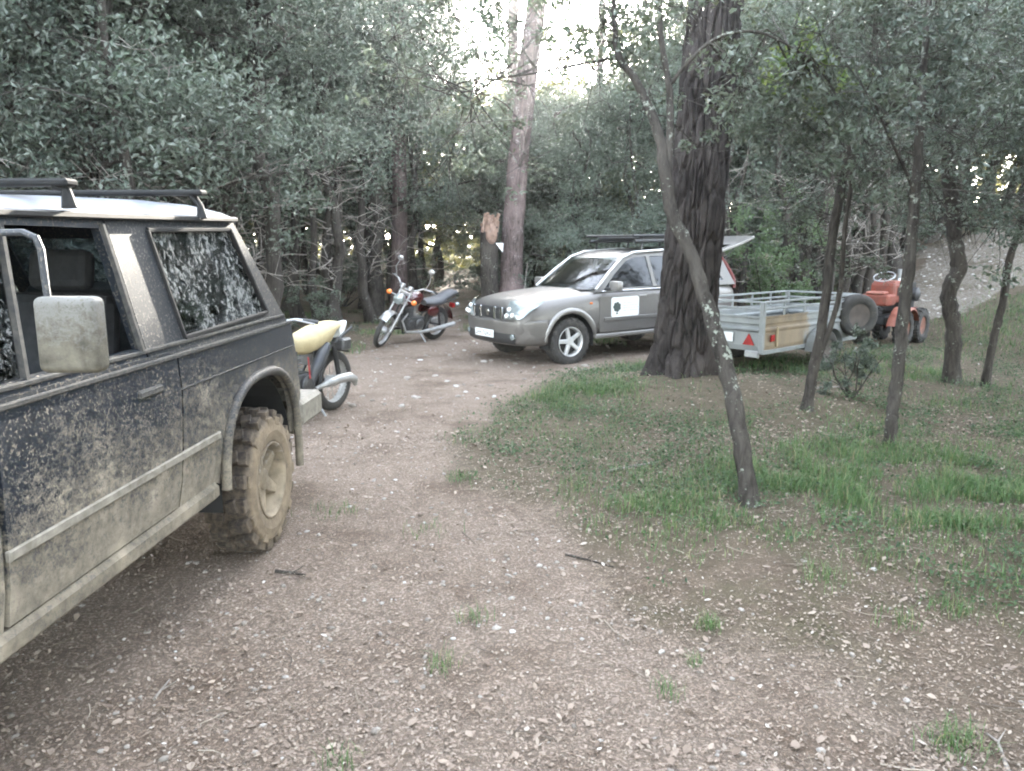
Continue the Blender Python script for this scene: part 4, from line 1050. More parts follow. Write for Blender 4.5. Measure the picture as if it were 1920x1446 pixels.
    gr = MB().box((3.485, 0, 0.795), (0.05, 0.86, 0.19)).build('grille', M['black'], root, bevel=0.02)
    for y in (0.40, 0.21, -0.21, -0.40):
        MB().box((3.522, y * 0.98, 0.795), (0.026, 0.062, 0.185), rot=(0.0, 0, 0)).build('grille_bar', M['chrome'], gr, bevel=0.008)
    MB().lathe([(0.05, 0), (0.05, 0.015), (0.03, 0.02)], (3.51, 0, 0.80), (1, 0, 0), 20).build('badge', M['chrome'], gr)
    # roof, windscreen, tailgate, rack
    rows = []
    for x, z, k in ((1.52, 1.535, .89), (1.40, 1.60, .95), (1.15, 1.645, 1), (.5, 1.685, 1), (-.2, 1.68, 1), (-.6, 1.645, .99), (-.72, 1.60, .97)):
        rows.append([Vector((x + (0.05 * (1 - s_ * s_) if x > 1 else 0), 0.645 * k * s_, z - 0.05 * abs(s_) ** 3)) for s_ in (-1, -.75, -.4, 0, .4, .75, 1)])
    MB().grid(rows).build('roof', M['silver'], root, smooth=True, angle=60)
    ws = [[Vector((2.12 - 0.60 * t + 0.13 * (1 - s_ * s_) * (1 - 0.6 * t), (0.745 - 0.165 * t) * s_, 1.085 + 0.46 * t)) for s_ in (-1, -.6, -.2, .2, .6, 1)] for t in (0, .33, .66, 1)]
    MB().grid(ws).build('windscreen', M['glass_screen'], root, smooth=True)
    MB().box((2.14, 0, 1.085), (0.24, 1.30, 0.02)).build('wiper_cowl', M['black'], root, bevel=0.006)
    tg = MB().plate([[(-0.60, 0), (0.60, 0), (0.64, 0.55), (0.58, 0.98), (-0.58, 0.98), (-0.64, 0.55)], [(-0.5, 0.10), (-0.52, 0.46), (0.52, 0.46), (0.5, 0.10)]], lambda u, v, t: Vector((-0.74 - v * 0.90, u, 1.615 + v * 0.24 - t)), 0, 0.05).build('tailgate', M['silver_lt'], root, bevel=0.01)
    MB().plate([[(-0.5, 0.10), (0.5, 0.10), (0.52, 0.46), (-0.52, 0.46)]], lambda u, v, t: Vector((-0.74 - v * 0.90, u, 1.615 + v * 0.24 - t)), 0.02, 0.024).build('rear_window', M['glass_dark'], tg)
    for sd in (1, -1): MB().tube([(-0.72, sd * 0.6, 1.35), (-1.15, sd * 0.57, 1.68)], 0.010, 6).build('gas_strut', M['black'], tg)
    rk = MB()
    for sd in (1, -1):
        rk.tube([(1.15, sd * .56, 1.79), (-.55, sd * .56, 1.79)], 0.030, 8); rk.tube([(1.2, sd * .58, 1.875), (-.6, sd * .58, 1.875)], 0.022, 8)
        for x in (1.0, .3, -.45):
            rk.tube([(x, sd * .56, 1.80), (x, sd * .58, 1.875)], .01, 6); rk.tube([(x, sd * .56, 1.80), (x, sd * .57, 1.655)], 0.018, 6)
    for x in (1.2, -.6): rk.tube([(x, -.58, 1.875), (x, .58, 1.875)], 0.016, 8)
    rack = rk.build('roof_rack', M['black'], root)
    MB().box((0.25, 0, 1.835), (1.5, 1.06, 0.05)).build('rack_tray', M['black'], rack, bevel=0.01)
    for k in range(6): MB().box((1.05 - k * 0.31, 0, 1.79), (0.06, 1.12, 0.022)).build('rack_slat', M['black'], rack)
    # interior
    MB().box((1.1, 0, 0.85), (2.4, 1.4, 0.3)).build('cabin_floor', M['interior'], root)
    MB().box((1.88, 0, 1.06), (0.35, 1.30, 0.12)).build('dashboard', M['interior'], root, bevel=0.03)
    for x, ys in ((0.95, (0.36, -0.36)), (0.02, (0.40, 0, -0.40))):
        for y in ys:
            se = MB().box((x, y, 1.15), (0.13, 0.44, 0.56), rot=(0, -0.2, 0)).build('backrest', M['seatgrey'], root, bevel=0.05, seg=2)
            MB().box((x - 0.08, y, 1.48), (0.09, 0.25, 0.15)).build('headrest', M['seatgrey'], se, bevel=0.03, seg=2)
    sw = MB().lathe([(0.18 + 0.013 * math.cos(a), 0.013 * math.sin(a)) for a in [i * math.pi / 4 for i in range(8)]], (1.55, 0.36, 1.14), (-0.8, 0, 0.5), 20, closed=True)
    sw.box((1.55, 0.36, 1.14), (0.03, 0.32, 0.03)); sw.build('steering_wheel', M['black'], root)
    # wheels
    rb = MB(); rb.lathe([(0.205, .085), (0.222, .10), (0.214, .106), (0.20, .09), (0.192, .02), (0.19, -.09), (0.205, -.09)], n=36, closed=True)
    rb.lathe([(0.065, 0.05), (0.065, 0.082), (0.05, 0.09), (0.03, 0.086)], n=20)
    for k in range(5):
        Mx = Matrix.Rotation(k * 2 * math.pi / 5, 4, 'Y')
        rb.add([(-.036, .045, .05), (.036, .045, .05), (.030, .055, .20), (-.030, .055, .20), (-.030, .082, .05), (.030, .082, .05), (.022, .092, .20), (-.022, .092, .20)], [(0, 1, 2, 3), (4, 7, 6, 5), (0, 4, 5, 1), (1, 5, 6, 2), (2, 6, 7, 3), (3, 7, 4, 0)], Mx)
    wh = rb.build('wheel', M['alloy'], root, smooth=True, angle=30, bevel=0.004)
    tyre(MB(), 0.352, 0.225, 0.215, 40, 0.008, 48).build('tyre', M['rubber'], wh)
    MB().lathe([(0.195, 0.0), (0.195, 0.012)], n=24).build('dark_backing', M['black'], wh)  # black disc stands in for shade behind the spokes
    wh.location = (2.625, 0.765, 0.36); wh.rotation_euler = (0, 0.25, 0.0)
    for x, y in ((0, 0.765), (2.625, -0.765), (0, -0.765)):
        c = copy_tree(wh, root); c.location = (x, y, 0.36); c.rotation_euler = (0, 0.5, math.pi if y < 0 else 0)
    # magnetic sign on the door
    sg = MB().plate([[(1.325, .69), (1.35, .665), (1.85, .665), (1.875, .69), (1.875, .945), (1.85, .97), (1.35, .97), (1.325, .945)]], lambda x, z, t: Vector((x, 0.877 + t, z)), 0, 0.004).build('door_sign', M['white'], root)
    tag(sg, 'white rectangular door sign with a dark round emblem')
    ink = pmat('dark_print', (0.05, 0.07, 0.065), (0.04, 0.055, 0.05), 20, 0.7); pale = pmat('pale_print', (0.48, 0.50, 0.52), (0.45, 0.47, 0.49), 20, 0.7)
    em = MB()
    cx, cz = 1.765, .822
    for k in range(7):   # round emblem broken up by pale gaps, a trunk below
        a = k * 2 * math.pi / 7; rr = .048
        em.lathe([(.030, 0), (.030, .002)], (cx + rr * math.cos(a), .8812, cz + rr * math.sin(a)), (0, 1, 0), 12)
    em.lathe([(.020, 0), (.020, .003)], (cx, .8812, cz), (0, 1, 0), 12); em.box((cx, .882, cz - .075), (.018, .002, .06)); em.box((cx, .882, cz - .105), (.05, .002, .012))
    em.build('emblem', ink, sg)
    tx = MB(); rr = random.Random(2)
    for r_ in range(4):
        x = 1.64
        while x > 1.37:
            l_ = rr.uniform(.02, .06); tx.box((x - l_ / 2, .8818, .875 - r_ * .038), (l_, .0015, .012)); x -= l_ + .014
    tx.build('faint_lettering', pale, sg)
    root.rotation_euler = (0, R(1.0), math.atan2(f.y, f.x))
silver_car()
# ---------------------------------------------------------------- the galvanised trailer
M['galv'] = pmat('galvanised_sheet', (0.27, 0.285, 0.285), (0.20, 0.212, 0.212), 4, 0.5, 0.4, dirt=(0.15, 0.135, 0.105), dirt_amt=0.2)
M['galv_rust'] = pmat('ochre_stained_sheet', (0.38, 0.30, 0.18), (0.30, 0.245, 0.16), 2.2, 0.7, 0.1, dirt=(0.18, 0.14, 0.09), dirt_amt=0.2)
def side_sheet_mat():
    m = NT('half_stained_sheet'); sp = m.n('ShaderNodeSeparateXYZ'); m.l(m.tc.outputs['Object'], sp.inputs[0])
    k = m.ramp(m.math('ADD', sp.outputs['X'], m.math('MULTIPLY', m.noise(5, 5), 0.5)), 0.02, 0.10)
    a = m.mix(m.ramp(m.noise(4, 6), 0.35, 0.7), (0.235, 0.18, 0.115), (0.15, 0.115, 0.078)); b = m.mix(m.ramp(m.noise(3, 6), 0.35, 0.7), (0.30, 0.315, 0.315), (0.22, 0.232, 0.232))
    c = m.mix(k, a, b); c = m.mix(m.ramp(m.noise(9, 7, 0.7), 0.60, 0.70), c, (0.15, 0.12, 0.09))
    m.l(c, m.b.inputs['Base Color']); m.setb(Roughness=0.55); m.l(m.math('MULTIPLY', k, 0.4), m.b.inputs['Metallic']); return m.m
M['side_sheet'] = side_sheet_mat()
M['rust_steel'] = pmat('rusty_brown_steel', (0.085, 0.068, 0.058), (0.055, 0.045, 0.04), 8, 0.8)
def trailer():
    s_ = Vector((0.75, 0.66)).normalized(); lf = Vector((-s_.y, s_.x)); L, W = 2.6, 1.12
    A = Vector((3.2, 9.8)); c = A + s_ * L / 2 + lf * W / 2
    root = thing('trailer', 'open galvanised box trailer with top rails, ochre stained side and spare wheel', 'trailer', (c.x, c.y, 0.0), math.atan2(s_.y, s_.x))
    zb, zm, zt = 0.40, 0.80, 0.99; hx, hy = L / 2, W / 2
    MB().box((0, 0, zb - 0.02), (L - 0.04, W - 0.04, 0.05)).build('bed', M['galv'], root)
    def sheet(nm, p, q, mt, nrm):
        # ribbed pressed sheet with horizontal flutes
        prof = [(zb - .03, 0), (zb + .02, 0.008), (zb + .20, 0.008), (zb + .225, .028), (zb + .245, .028), (zb + .262, .0), (zb + .29, 0.0), (zb + .31, .014), (zm - .02, .014), (zm - .01, .030), (zm + .01, .030)]
        rows = [[Vector((*(p + nrm * d), z)), Vector((*(q + nrm * d), z))] for z, d in prof] 
        b = MB().grid(rows); b.grid([[v - Vector((*(nrm * 0.02), 0)) for v in r_] for r_ in rows])
        return b.build(nm, M[mt], root)
    V2 = Vector
    rg_ = sheet('tailboard', V2((-hx, hy)), V2((-hx, -hy)), 'galv', V2((-1, 0)))
    sheet('side_board', V2((-hx, -hy)), V2((hx, -hy)), 'side_sheet', V2((0, -1)))
    sheet('side_board', V2((-hx, hy)), V2((hx, hy)), 'galv', V2((0, 1)))
    sheet('front_board', V2((hx, hy)), V2((hx, -hy)), 'galv', V2((1, 0)))
    for x in (-hx, hx):
        for y in (-hy, hy): MB().box((x, y, (zb + zt) / 2 - 0.03), (0.06, 0.06, zt - zb + 0.08)).build('corner_post', M['galv'], root, bevel=0.006)
    for z in (zt, zt - 0.085):
        for y in (-hy, hy): MB().box((0, y, z), (L - 0.06, 0.030, 0.028)).build('side_rail', M['galv'], root, bevel=0.004)
        for x in (-hx, hx): MB().box((x, 0, z), (0.030, W - 0.06, 0.028)).build('end_rail', M['galv'], root, bevel=0.004)
    for k in range(1, 5):
        for y in (-hy, hy): MB().box((-hx + k * L / 5, y, (zm + zt) / 2), (0.03, 0.022, zt - zm)).build('rail_stay', M['galv'], root)
    MB().plate([[(-0.085, 0), (0.085, 0), (0, 0.15)]], lambda u, v, t: Vector((-hx - 0.02 - t, -hy + 0.17 + u, zb + 0.035 + v)), 0, 0.012).build('triangle_reflector', M['red_lens'], rg_)
    MB().plate([[(-0.085, 0), (0.085, 0), (0, 0.15)]], lambda u, v, t: Vector((-hx - 0.02 - t, hy - 0.17 + u, zb + 0.035 + v)), 0, 0.012).build('triangle_reflector', M['red_lens'], rg_)
    MB().box((-hx - 0.03, -hy + 0.52, zb + 0.12), (0.012, 0.24, 0.12)).build('number_plate', M['white'], rg_)
    for y, in ((-hy + 0.13,), (hy - 0.13,)):
        MB().box((-hx + 0.005, y, zb - 0.085), (0.05, 0.20, 0.09)).build('tail_lamp', M['steel'], root, bevel=0.01)
    MB().box((-hx + 0.22, -hy - 0.028, zb + 0.12), (0.09, 0.02, 0.09)).build('side_reflector', M['red_lens'], root, bevel=0.005)
    MB().box((-hx + 0.33, -hy - 0.026, zb + 0.13), (0.03, 0.02, 0.26)).build('hinge_strap', M['galv_rust'], root)
    for y in (-hy - 0.004, hy + 0.004): MB().box((0, y, zb - 0.055), (L, 0.05, 0.05)).build('chassis_rail', M['galv'], root, bevel=0.004)
    # wheels, mudguards
    rb = MB().lathe([(0.15, .06), (0.165, .07), (0.15, .05), (0.14, .0), (.05, .01), (.05, .04), (.03, .045)], n=24)
    wh = rb.build('wheel', M['rust_steel'], root, smooth=True, angle=40); tyre(MB(), 0.275, 0.165, 0.15, 0, n=36).build('tyre', M['rubber'], wh, smooth=True, angle=50)
    wh.location = (0.1, -hy - 0.14, 0.275); wh.rotation_euler = (0, 0, math.pi)
    c2 = copy_tree(wh, root); c2.location = (0.1, hy + 0.14, 0.275); c2.rotation_euler = (0, 0, 0)
    for sd in (1, -1):
        rows = [[Vector((0.1 + 0.33 * math.cos(R(a)), sd * y, 0.275 + 0.31 * math.sin(R(a)))) for a in range(0, 181, 15)] for y in (hy + 0.03, hy + 0.25)]
        MB().grid(rows).build('mudguard', M['galv'], root, smooth=True)
    MB().tube([(0.1, -hy - 0.1, 0.275), (0.1, hy + 0.1, 0.275)], 0.03, 8).build('axle', M['steel'], root)
    db = MB()
    for sd in (1, -1): db.tube([(hx - 0.3, sd * hy * 0.9, zb - 0.06), (hx + 0.75, sd * 0.05, zb - 0.02)], 0.032, 6)
    db.tube([(hx + 0.7, 0, zb - 0.02), (hx + 1.2, 0, zb + 0.02)], 0.035, 8); db.ell((hx + 1.25, 0, zb + 0.03), (0.07, 0.05, 0.05))
    db.build('drawbar', M['galv'], root)
    jk = MB().tube([(hx + 0.62, 0.16, 0.03), (hx + 0.62, 0.16, 0.62)], 0.022, 8); jk.lathe([(0.09, -0.02), (0.09, 0.02)], (hx + 0.62, 0.16, 0.1), n=18); jk.build('jockey_wheel', M['steel'], root)
    sp = MB().lathe([(0.17, .07), (0.19, .08), (0.17, .06), (0.16, .015), (.06, .03), (.05, .05)], n=28).build('spare_wheel', M['rust_steel'], root, smooth=True, angle=40)
    sp.location = (hx - 0.24, -hy - 0.12, 0.70); sp.rotation_euler = (0, 0, R(150))
    tag(sp, 'spare wheel with dark worn tyre standing on the drawbar')
    tyre(MB(), 0.31, 0.19, 0.17, 0, n=40).build('tyre', M['rubber'], sp, smooth=True, angle=50)
    MB().tube([(hx - 0.22, -hy, zb - 0.05), (hx - 0.24, -hy - 0.05, 0.66)], 0.02, 6).build('spare_bracket', M['galv'], root)
trailer()

# ---------------------------------------------------------------- the small orange tractor
M['orange'] = pmat('faded_orange_paint', (0.20, 0.042, 0.022), (0.13, 0.032, 0.02), 7, 0.6, dirt=(0.13, 0.075, 0.05), dirt_amt=0.45)
M['orange_lit'] = pmat('sunlit_orange', (0.29, 0.11, 0.075), (0.20, 0.06, 0.04), 4, 0.5)  # paler copy of the orange, with sunlight put into its colour
M['rim_orange'] = pmat('dirty_orange_rim', (0.22, 0.075, 0.045), (0.10, 0.06, 0.045), 7, 0.7)
def tractor():
    h = Vector((0.72, 0.69)).normalized()
    p = (6.42, 13.3)
    root = thing('small_tractor', 'small faded orange tractor with a steering wheel parked at the trailer drawbar', 'tractor', (p[0], p[1], hz(*p)), math.atan2(h.y, h.x)); root.scale = (.9, .9, .93)
    MB().box((0.45, 0, 0.47), (1.35, 0.24, 0.18)).build('chassis', M['black'], root, bevel=0.03)
    bd = MB().box((0.10, 0, 0.98), (0.56, 0.44, 0.38)).build('bonnet', M['orange'], root, bevel=0.06, seg=2)
    MB().box((0.14, 0, 1.165), (0.46, 0.40, 0.05)).build('bonnet_lid', M['orange_lit'], bd, bevel=0.02)
    for k in range(5): MB().box((0.02 + k * 0.055, -0.224, 1.0), (0.022, 0.012, 0.15)).build('vent_slot', M['black'], bd)
    MB().box((-0.30, 0, 0.86), (0.42, 0.50, 0.20)).build('rear_box', M['orange'], root, bevel=0.03)
    se = MB().box((-0.38, 0, 0.985), (0.26, 0.34, 0.06)).build('seat', M['orange_lit'], root, bevel=0.025)
    sw = MB(); ax = Vector((-0.45, 0, 0.9)).normalized()
    sw.lathe([(0.185 + 0.012 * math.cos(a), 0.012 * math.sin(a)) for a in [i * math.pi / 4 for i in range(8)]], (-0.10, 0, 1.27), ax, 26, closed=True)
    for k in range(3):
        a = k * 2.094; q = ax.orthogonal().normalized(); r_ = Matrix.Rotation(a, 3, ax) @ q
        sw.tube([Vector((-0.10, 0, 1.27)), Vector((-0.10, 0, 1.27)) + r_ * 0.185], 0.008, 5)
    sw.tube([(-0.10, 0, 1.27), (0.02, 0, 1.05)], 0.018, 8); sw.build('steering_wheel', M['steel'], root)
    for sd in (1, -1):
        rows = [[Vector((-0.02 + 0.40 * math.cos(R(a)), sd * y, 0.33 + 0.40 * math.sin(R(a)))) for a in range(20, 171, 15)] for y in (0.22, 0.24, 0.53, 0.545)]
        for r_, dz in ((rows[0], -0.05), (rows[3], -0.04)):
            for v in r_: v.z += dz
        MB().grid(rows).build('mudguard', M['orange_lit'], root, smooth=True, angle=60)
    en = MB(); en.box((0.80, 0, 0.80), (0.52, 0.36, 0.42)); en.box((0.86, -0.10, 1.07), (0.30, 0.22, 0.14)); en.lathe([(0.13, -0.04), (0.13, 0.10), (0.05, 0.14)], (0.86, -0.2, 0.92), (0, -1, 0), 20)
    for k in range(6): en.box((0.62 + k * 0.06, 0, 1.03), (0.02, 0.34, 0.08))
    en = en.build('engine', M['black'], root, bevel=0.01)
    MB().tube([(0.95, 0.12, 1.05), (1.05, 0.14, 1.2), (1.05, 0.14, 1.38)], [0.03, 0.03, 0.04], 10).build('exhaust', M['steel'], en)
    MB().box((1.12, 0, 0.60), (0.08, 0.5, 0.12)).build('front_bumper', M['orange'], root, bevel=0.02)
    for sd in (1, -1): MB().lathe([(0.055, 0), (0.055, 0.05), (0.03, 0.07)], (1.08, sd * 0.17, 0.90), (1, 0, 0), 14).build('headlight', M['steel'], root)
    MB().tube([(0.30, -0.15, 0.9), (0.28, -0.22, 1.12), (0.24, -0.24, 1.22)], 0.010, 6).build('gear_lever', M['steel'], root)
    rb = MB().lathe([(0.17, .06), (0.185, .07), (0.17, .05), (0.16, .01), (.06, .03), (.05, .06), (.03, .065)], n=26)
    wh = rb.build('wheel', M['rim_orange'], root, smooth=True, angle=40); tyre(MB(), 0.315, 0.19, 0.17, 16, 0.03, 40).build('tyre', M['rubber'], wh)
    wh.location = (-0.02, -0.39, 0.33); wh.rotation_euler = (0, 0, math.pi)
    for x, y in ((-0.02, 0.39), (0.92, -0.36), (0.92, 0.36)):
        c = copy_tree(wh, root); c.location = (x, y, 0.33); c.rotation_euler = (0, 0.4, 0 if y > 0 else math.pi)
tractor()

# ---------------------------------------------------------------- motorcycles
M['maroon'] = pmat('dark_red_paint', (0.075, 0.012, 0.012), (0.055, 0.010, 0.010), 6, 0.25, coat=0.8, dirt=(0.14, 0.11, 0.09), dirt_amt=0.0)
M['seat_black'] = pmat('worn_black_vinyl', (0.075, 0.075, 0.08), (0.05, 0.05, 0.055), 12, 0.5)
M['seat_yellow'] = pmat('pale_yellow_cover', (0.50, 0.42, 0.25), (0.40, 0.33, 0.19), 6, 0.8, dirt=(0.42, 0.33, 0.20), dirt_amt=0.2)
M['engine'] = pmat('oily_engine', (0.11, 0.11, 0.11), (0.06, 0.06, 0.06), 16, 0.45, 0.5)
M['ally'] = pmat('bare_aluminium', (0.36, 0.36, 0.35), (0.26, 0.26, 0.25), 12, 0.5, 0.5)
M['dull_chrome'] = pmat('dusty_chrome', (0.40, 0.40, 0.40), (0.28, 0.275, 0.27), 9, 0.38, 0.75, dirt=(0.20, 0.175, 0.145), dirt_amt=0.15)
def spoked_wheel(root, nm, x, Rr, W, nsp=18, M_=None, mt='rubber', rim='dull_chrome'):
    b = MB(); rr = Rr - W * 0.8
    b.lathe([(rr, -W * .38), (rr + .012, -W * .42), (rr - .012, -W * .2), (rr - .016, 0), (rr - .012, W * .2), (rr + .012, W * .42), (rr, W * .38)], n=36, closed=True)
    b.lathe([(0.055, -0.05), (0.055, 0.05)], n=16); b.lathe([(0.02, -0.09), (0.02, 0.09)], n=8)
    for k in range(nsp):
        a = 2 * math.pi * k / nsp; a2 = a + (0.5 if k % 2 else -0.5); y = 0.035 if k % 4 < 2 else -0.035
        b.tube([(0.05 * math.cos(a2), y, 0.05 * math.sin(a2)), (rr * math.cos(a), 0, rr * math.sin(a))], 0.0032, 4, cap=False)
    w_ = b.build('wheel', M[rim], root, smooth=True, angle=40); tyre(MB(), Rr, W, rr, 0, n=44).build('tyre', M[mt], w_, smooth=True, angle=60)
    w_.location = (x, 0, Rr)
    return w_
def moto_dark():
    F_, Rr_ = Vector((-2.26, 12.95)), Vector((-1.46, 14.02)); d = (F_ - Rr_).normalized(); WB = (F_ - Rr_).length
    root = thing('motorcycle', 'dark red motorcycle with chrome forks and orange indicators leaning on its stand', 'motorcycle', (Rr_.x, Rr_.y, hz(*Rr_) ), math.atan2(d.y, d.x))
    root.rotation_euler = (R(-13), 0, math.atan2(d.y, d.x))
    spoked_wheel(root, 'rear', 0, 0.31, 0.12)
    steer = R(24); rake = Vector((-0.50, 0, 0.87)).normalized(); hd = Vector((WB - 0.48, 0, 0.80))
    S = Matrix.Translation(hd) @ Matrix.Rotation(steer, 4, rake) @ Matrix.Translation(-hd)
    fw = spoked_wheel(root, 'front', 0, 0.32, 0.085)
    fw.matrix_local = S @ Matrix.Translation((WB, 0, 0.32))
    fk = MB()
    for sd in (1, -1): fk.tube([(WB - 0.02, sd * .095, .32), (WB - 0.17, sd * .095, .60)], 0.027, 10, M=S); fk.tube([(WB - 0.17, sd * .095, .60), (WB - 0.40, sd * .095, 1.0)], 0.019, 10, M=S)
    fk.box((WB - 0.39, 0, 0.94), (0.06, 0.24, 0.04), M=S); fk.box((WB - 0.30, 0, 0.79), (0.06, 0.24, 0.04), M=S)
    fork = fk.build('fork', M['dull_chrome'], root, smooth=True, angle=40)
    rows = [[S @ Vector((WB + 0.355 * math.cos(R(a)), y, 0.32 + 0.355 * math.sin(R(a)) - (0.02 if abs(y) > 0.05 else 0))) for a in range(45, 151, 12)] for y in (-.075, -.05, 0, .05, .075)]
    MB().grid(rows).build('front_mudguard', M['dull_chrome'], root, smooth=True)
    hl = MB(); q = Quaternion(rake, steer).to_matrix(); c = S @ Vector((WB - 0.22, 0, 0.87))
    hl.ell(c, (0.11, 0.09, 0.09), 18, 12, q=q); hl = hl.build('headlight', M['dull_chrome'], root, smooth=True, angle=80)
    MB().lathe([(0.088, 0), (0.088, 0.02), (0.05, 0.045), (0.01, 0.05)], S @ Vector((WB - 0.16, 0, 0.87)), q @ Vector((1, 0, 0)), 20).build('lens', M['clear_lens'], hl, smooth=True)
    for sd in (1, -1):
        g = MB().lathe([(0.045, 0), (0.05, 0.06), (0.042, 0.075)], S @ Vector((WB - 0.34, sd * .075, 1.02)), q @ Vector((-0.3, 0, 1)), 16).build('gauge', M['dull_chrome'], root, smooth=True)
        iv = MB(); p = S @ Vector((WB - 0.27, sd * .24, .88)); iv.ell(p, (0.05, 0.05, 0.045), 14, 10); iv.build('indicator', M['orange_lens'], root, smooth=True, angle=80)
        MB().tube([S @ Vector((WB - 0.27, sd * .08, .88)), p], 0.010, 6).build('indicator_stalk', M['dull_chrome'], root)
        rv = MB().ell((-0.30, sd * .20, .70), (0.05, 0.045, 0.04)).build('rear_indicator', M['clear_lens'] if sd > 0 else M['orange_lens'], root, smooth=True)
        mr = MB().tube([S @ Vector((WB - .50, sd * .28, 1.10)), S @ Vector((WB - .44, sd * .33, 1.28)), S @ Vector((WB - .44, sd * .30, 1.40))], 0.007, 6).build('mirror_stem', M['steel'], root)
        MB().ell(S @ Vector((WB - .44, sd * .30, 1.45)), (.02, .055, .045), q=q).build('mirror', M['dull_chrome'], mr, smooth=True)
    hb = MB()
    hb.tube([S @ Vector(v) for v in ((WB - .74, .40, 1.05), (WB - .60, .37, 1.09), (WB - .48, .24, 1.10), (WB - .41, .10, 1.0), (WB - .41, -.10, 1.0), (WB - .48, -.24, 1.10), (WB - .60, -.37, 1.09), (WB - .74, -.40, 1.05))], 0.014, 8)
    hbo = hb.build('handlebar', M['dull_chrome'], root, smooth=True, angle=60)
    for sd in (1, -1):
        MB().tube([S @ Vector((WB - .62, sd * .375, 1.088)), S @ Vector((WB - .76, sd * .405, 1.045))], 0.020, 8).build('grip', M['black'], hbo)
        MB().tube([S @ Vector((WB - .52, sd * .33, 1.10)), S @ Vector((WB - .62, sd * .42, 1.08))], 0.006, 5).build('lever', M['steel'], hbo)
    MB().ell((WB * .52, 0, .80), (.27, .135, .13), 18, 12, q=Euler((0, 0.12, 0)).to_matrix()).build('tank', M['maroon'], root, smooth=True, angle=80)
    st = MB(); 
    for x, z, w_, t in ((.42, .73, .11, .05), (.25, .715, .15, .075), (.05, .73, .165, .085), (-.1, .80, .13, .08), (-.27, .86, .12, .07), (-.42, .87, .09, .04)):
        st.v += [Vector((x, w_ * math.cos(R(a)), z + t * math.sin(R(a)))) for a in range(0, 360, 30)]
    for i in range(5):
        for k in range(12): st.f.append((i * 12 + k, i * 12 + (k + 1) % 12, (i + 1) * 12 + (k + 1) % 12, (i + 1) * 12 + k))
    st.f += [tuple(range(12)), tuple(60 + k for k in range(12))]
    st.build('seat', M['seat_black'], root, smooth=True, angle=60)
    for sd in (1, -1): MB().ell((.22, sd * .12, .58), (.16, .03, .10)).build('side_panel', M['maroon'], root, smooth=True)
    rows = [[Vector((.38 * math.cos(R(a)), y, .31 + .38 * math.sin(R(a)))) for a in range(50, 181, 12)] for y in (-.09, -.06, 0, .06, .09)]
    MB().grid(rows).build('rear_mudguard', M['maroon'], root, smooth=True)
    MB().box((-.40, 0, .62), (.06, .12, .09)).build('tail_light', M['red_lens'], root, bevel=.015)
    en = MB(); en.box((WB * .48, 0, .38), (.40, .26, .22)); en.lathe([(.10, 0), (.10, .03), (.07, .045)], (WB * .42, .13, .38), (0, 1, 0), 18); en.lathe([(.085, 0), (.085, .03)], (WB * .58, .13, .37), (0, 1, 0), 16)
    for k in range(7): en.box((WB * .53 + k * .008, 0, .50 + k * .028), (.19, .20, .012))
    en.box((WB * .55, 0, .60), (.12, .13, .22)); en.build('engine', M['engine'], root, bevel=.008)
    for sd in (1, -1): MB().tube([(WB * .60, sd * .06, .56), (WB * .72, sd * .10, .45), (WB * .66, sd * .14, .26), (WB * .40, sd * .16, .23), (.05, sd * .17, .27), (-.32, sd * .18, .32)], [.02, .02, .022, .026, .045, .045], 10).build('exhaust', M['ally'], root, smooth=True)
    fr = MB()
    for sd in (1, -1):
        fr.tube([(WB - .42, 0, .88), (WB - .36, sd * .05, .6), (WB - .40, sd * .12, .24), (WB * .3, sd * .13, .22), (.3, sd * .12, .4), (.1, sd * .11, .68), (-.35, sd * .10, .78)], .016, 8)
        fr.tube([(.25, sd * .10, .36), (0, sd * .10, .31)], .018, 8); fr.tube([(0, sd * .12, .31), (.12, sd * .12, .66)], .022, 8)
    fr.tube([(WB - .42, 0, .88), (.2, 0, .70)], .022, 8); fr.build('frame', M['black'], root, smooth=True, angle=60)
    lean = R(13)
    MB().tube([(.55, .12, .26), (.48, .27, .075)], .011, 6).build('side_stand', M['steel'], root)
moto_dark()

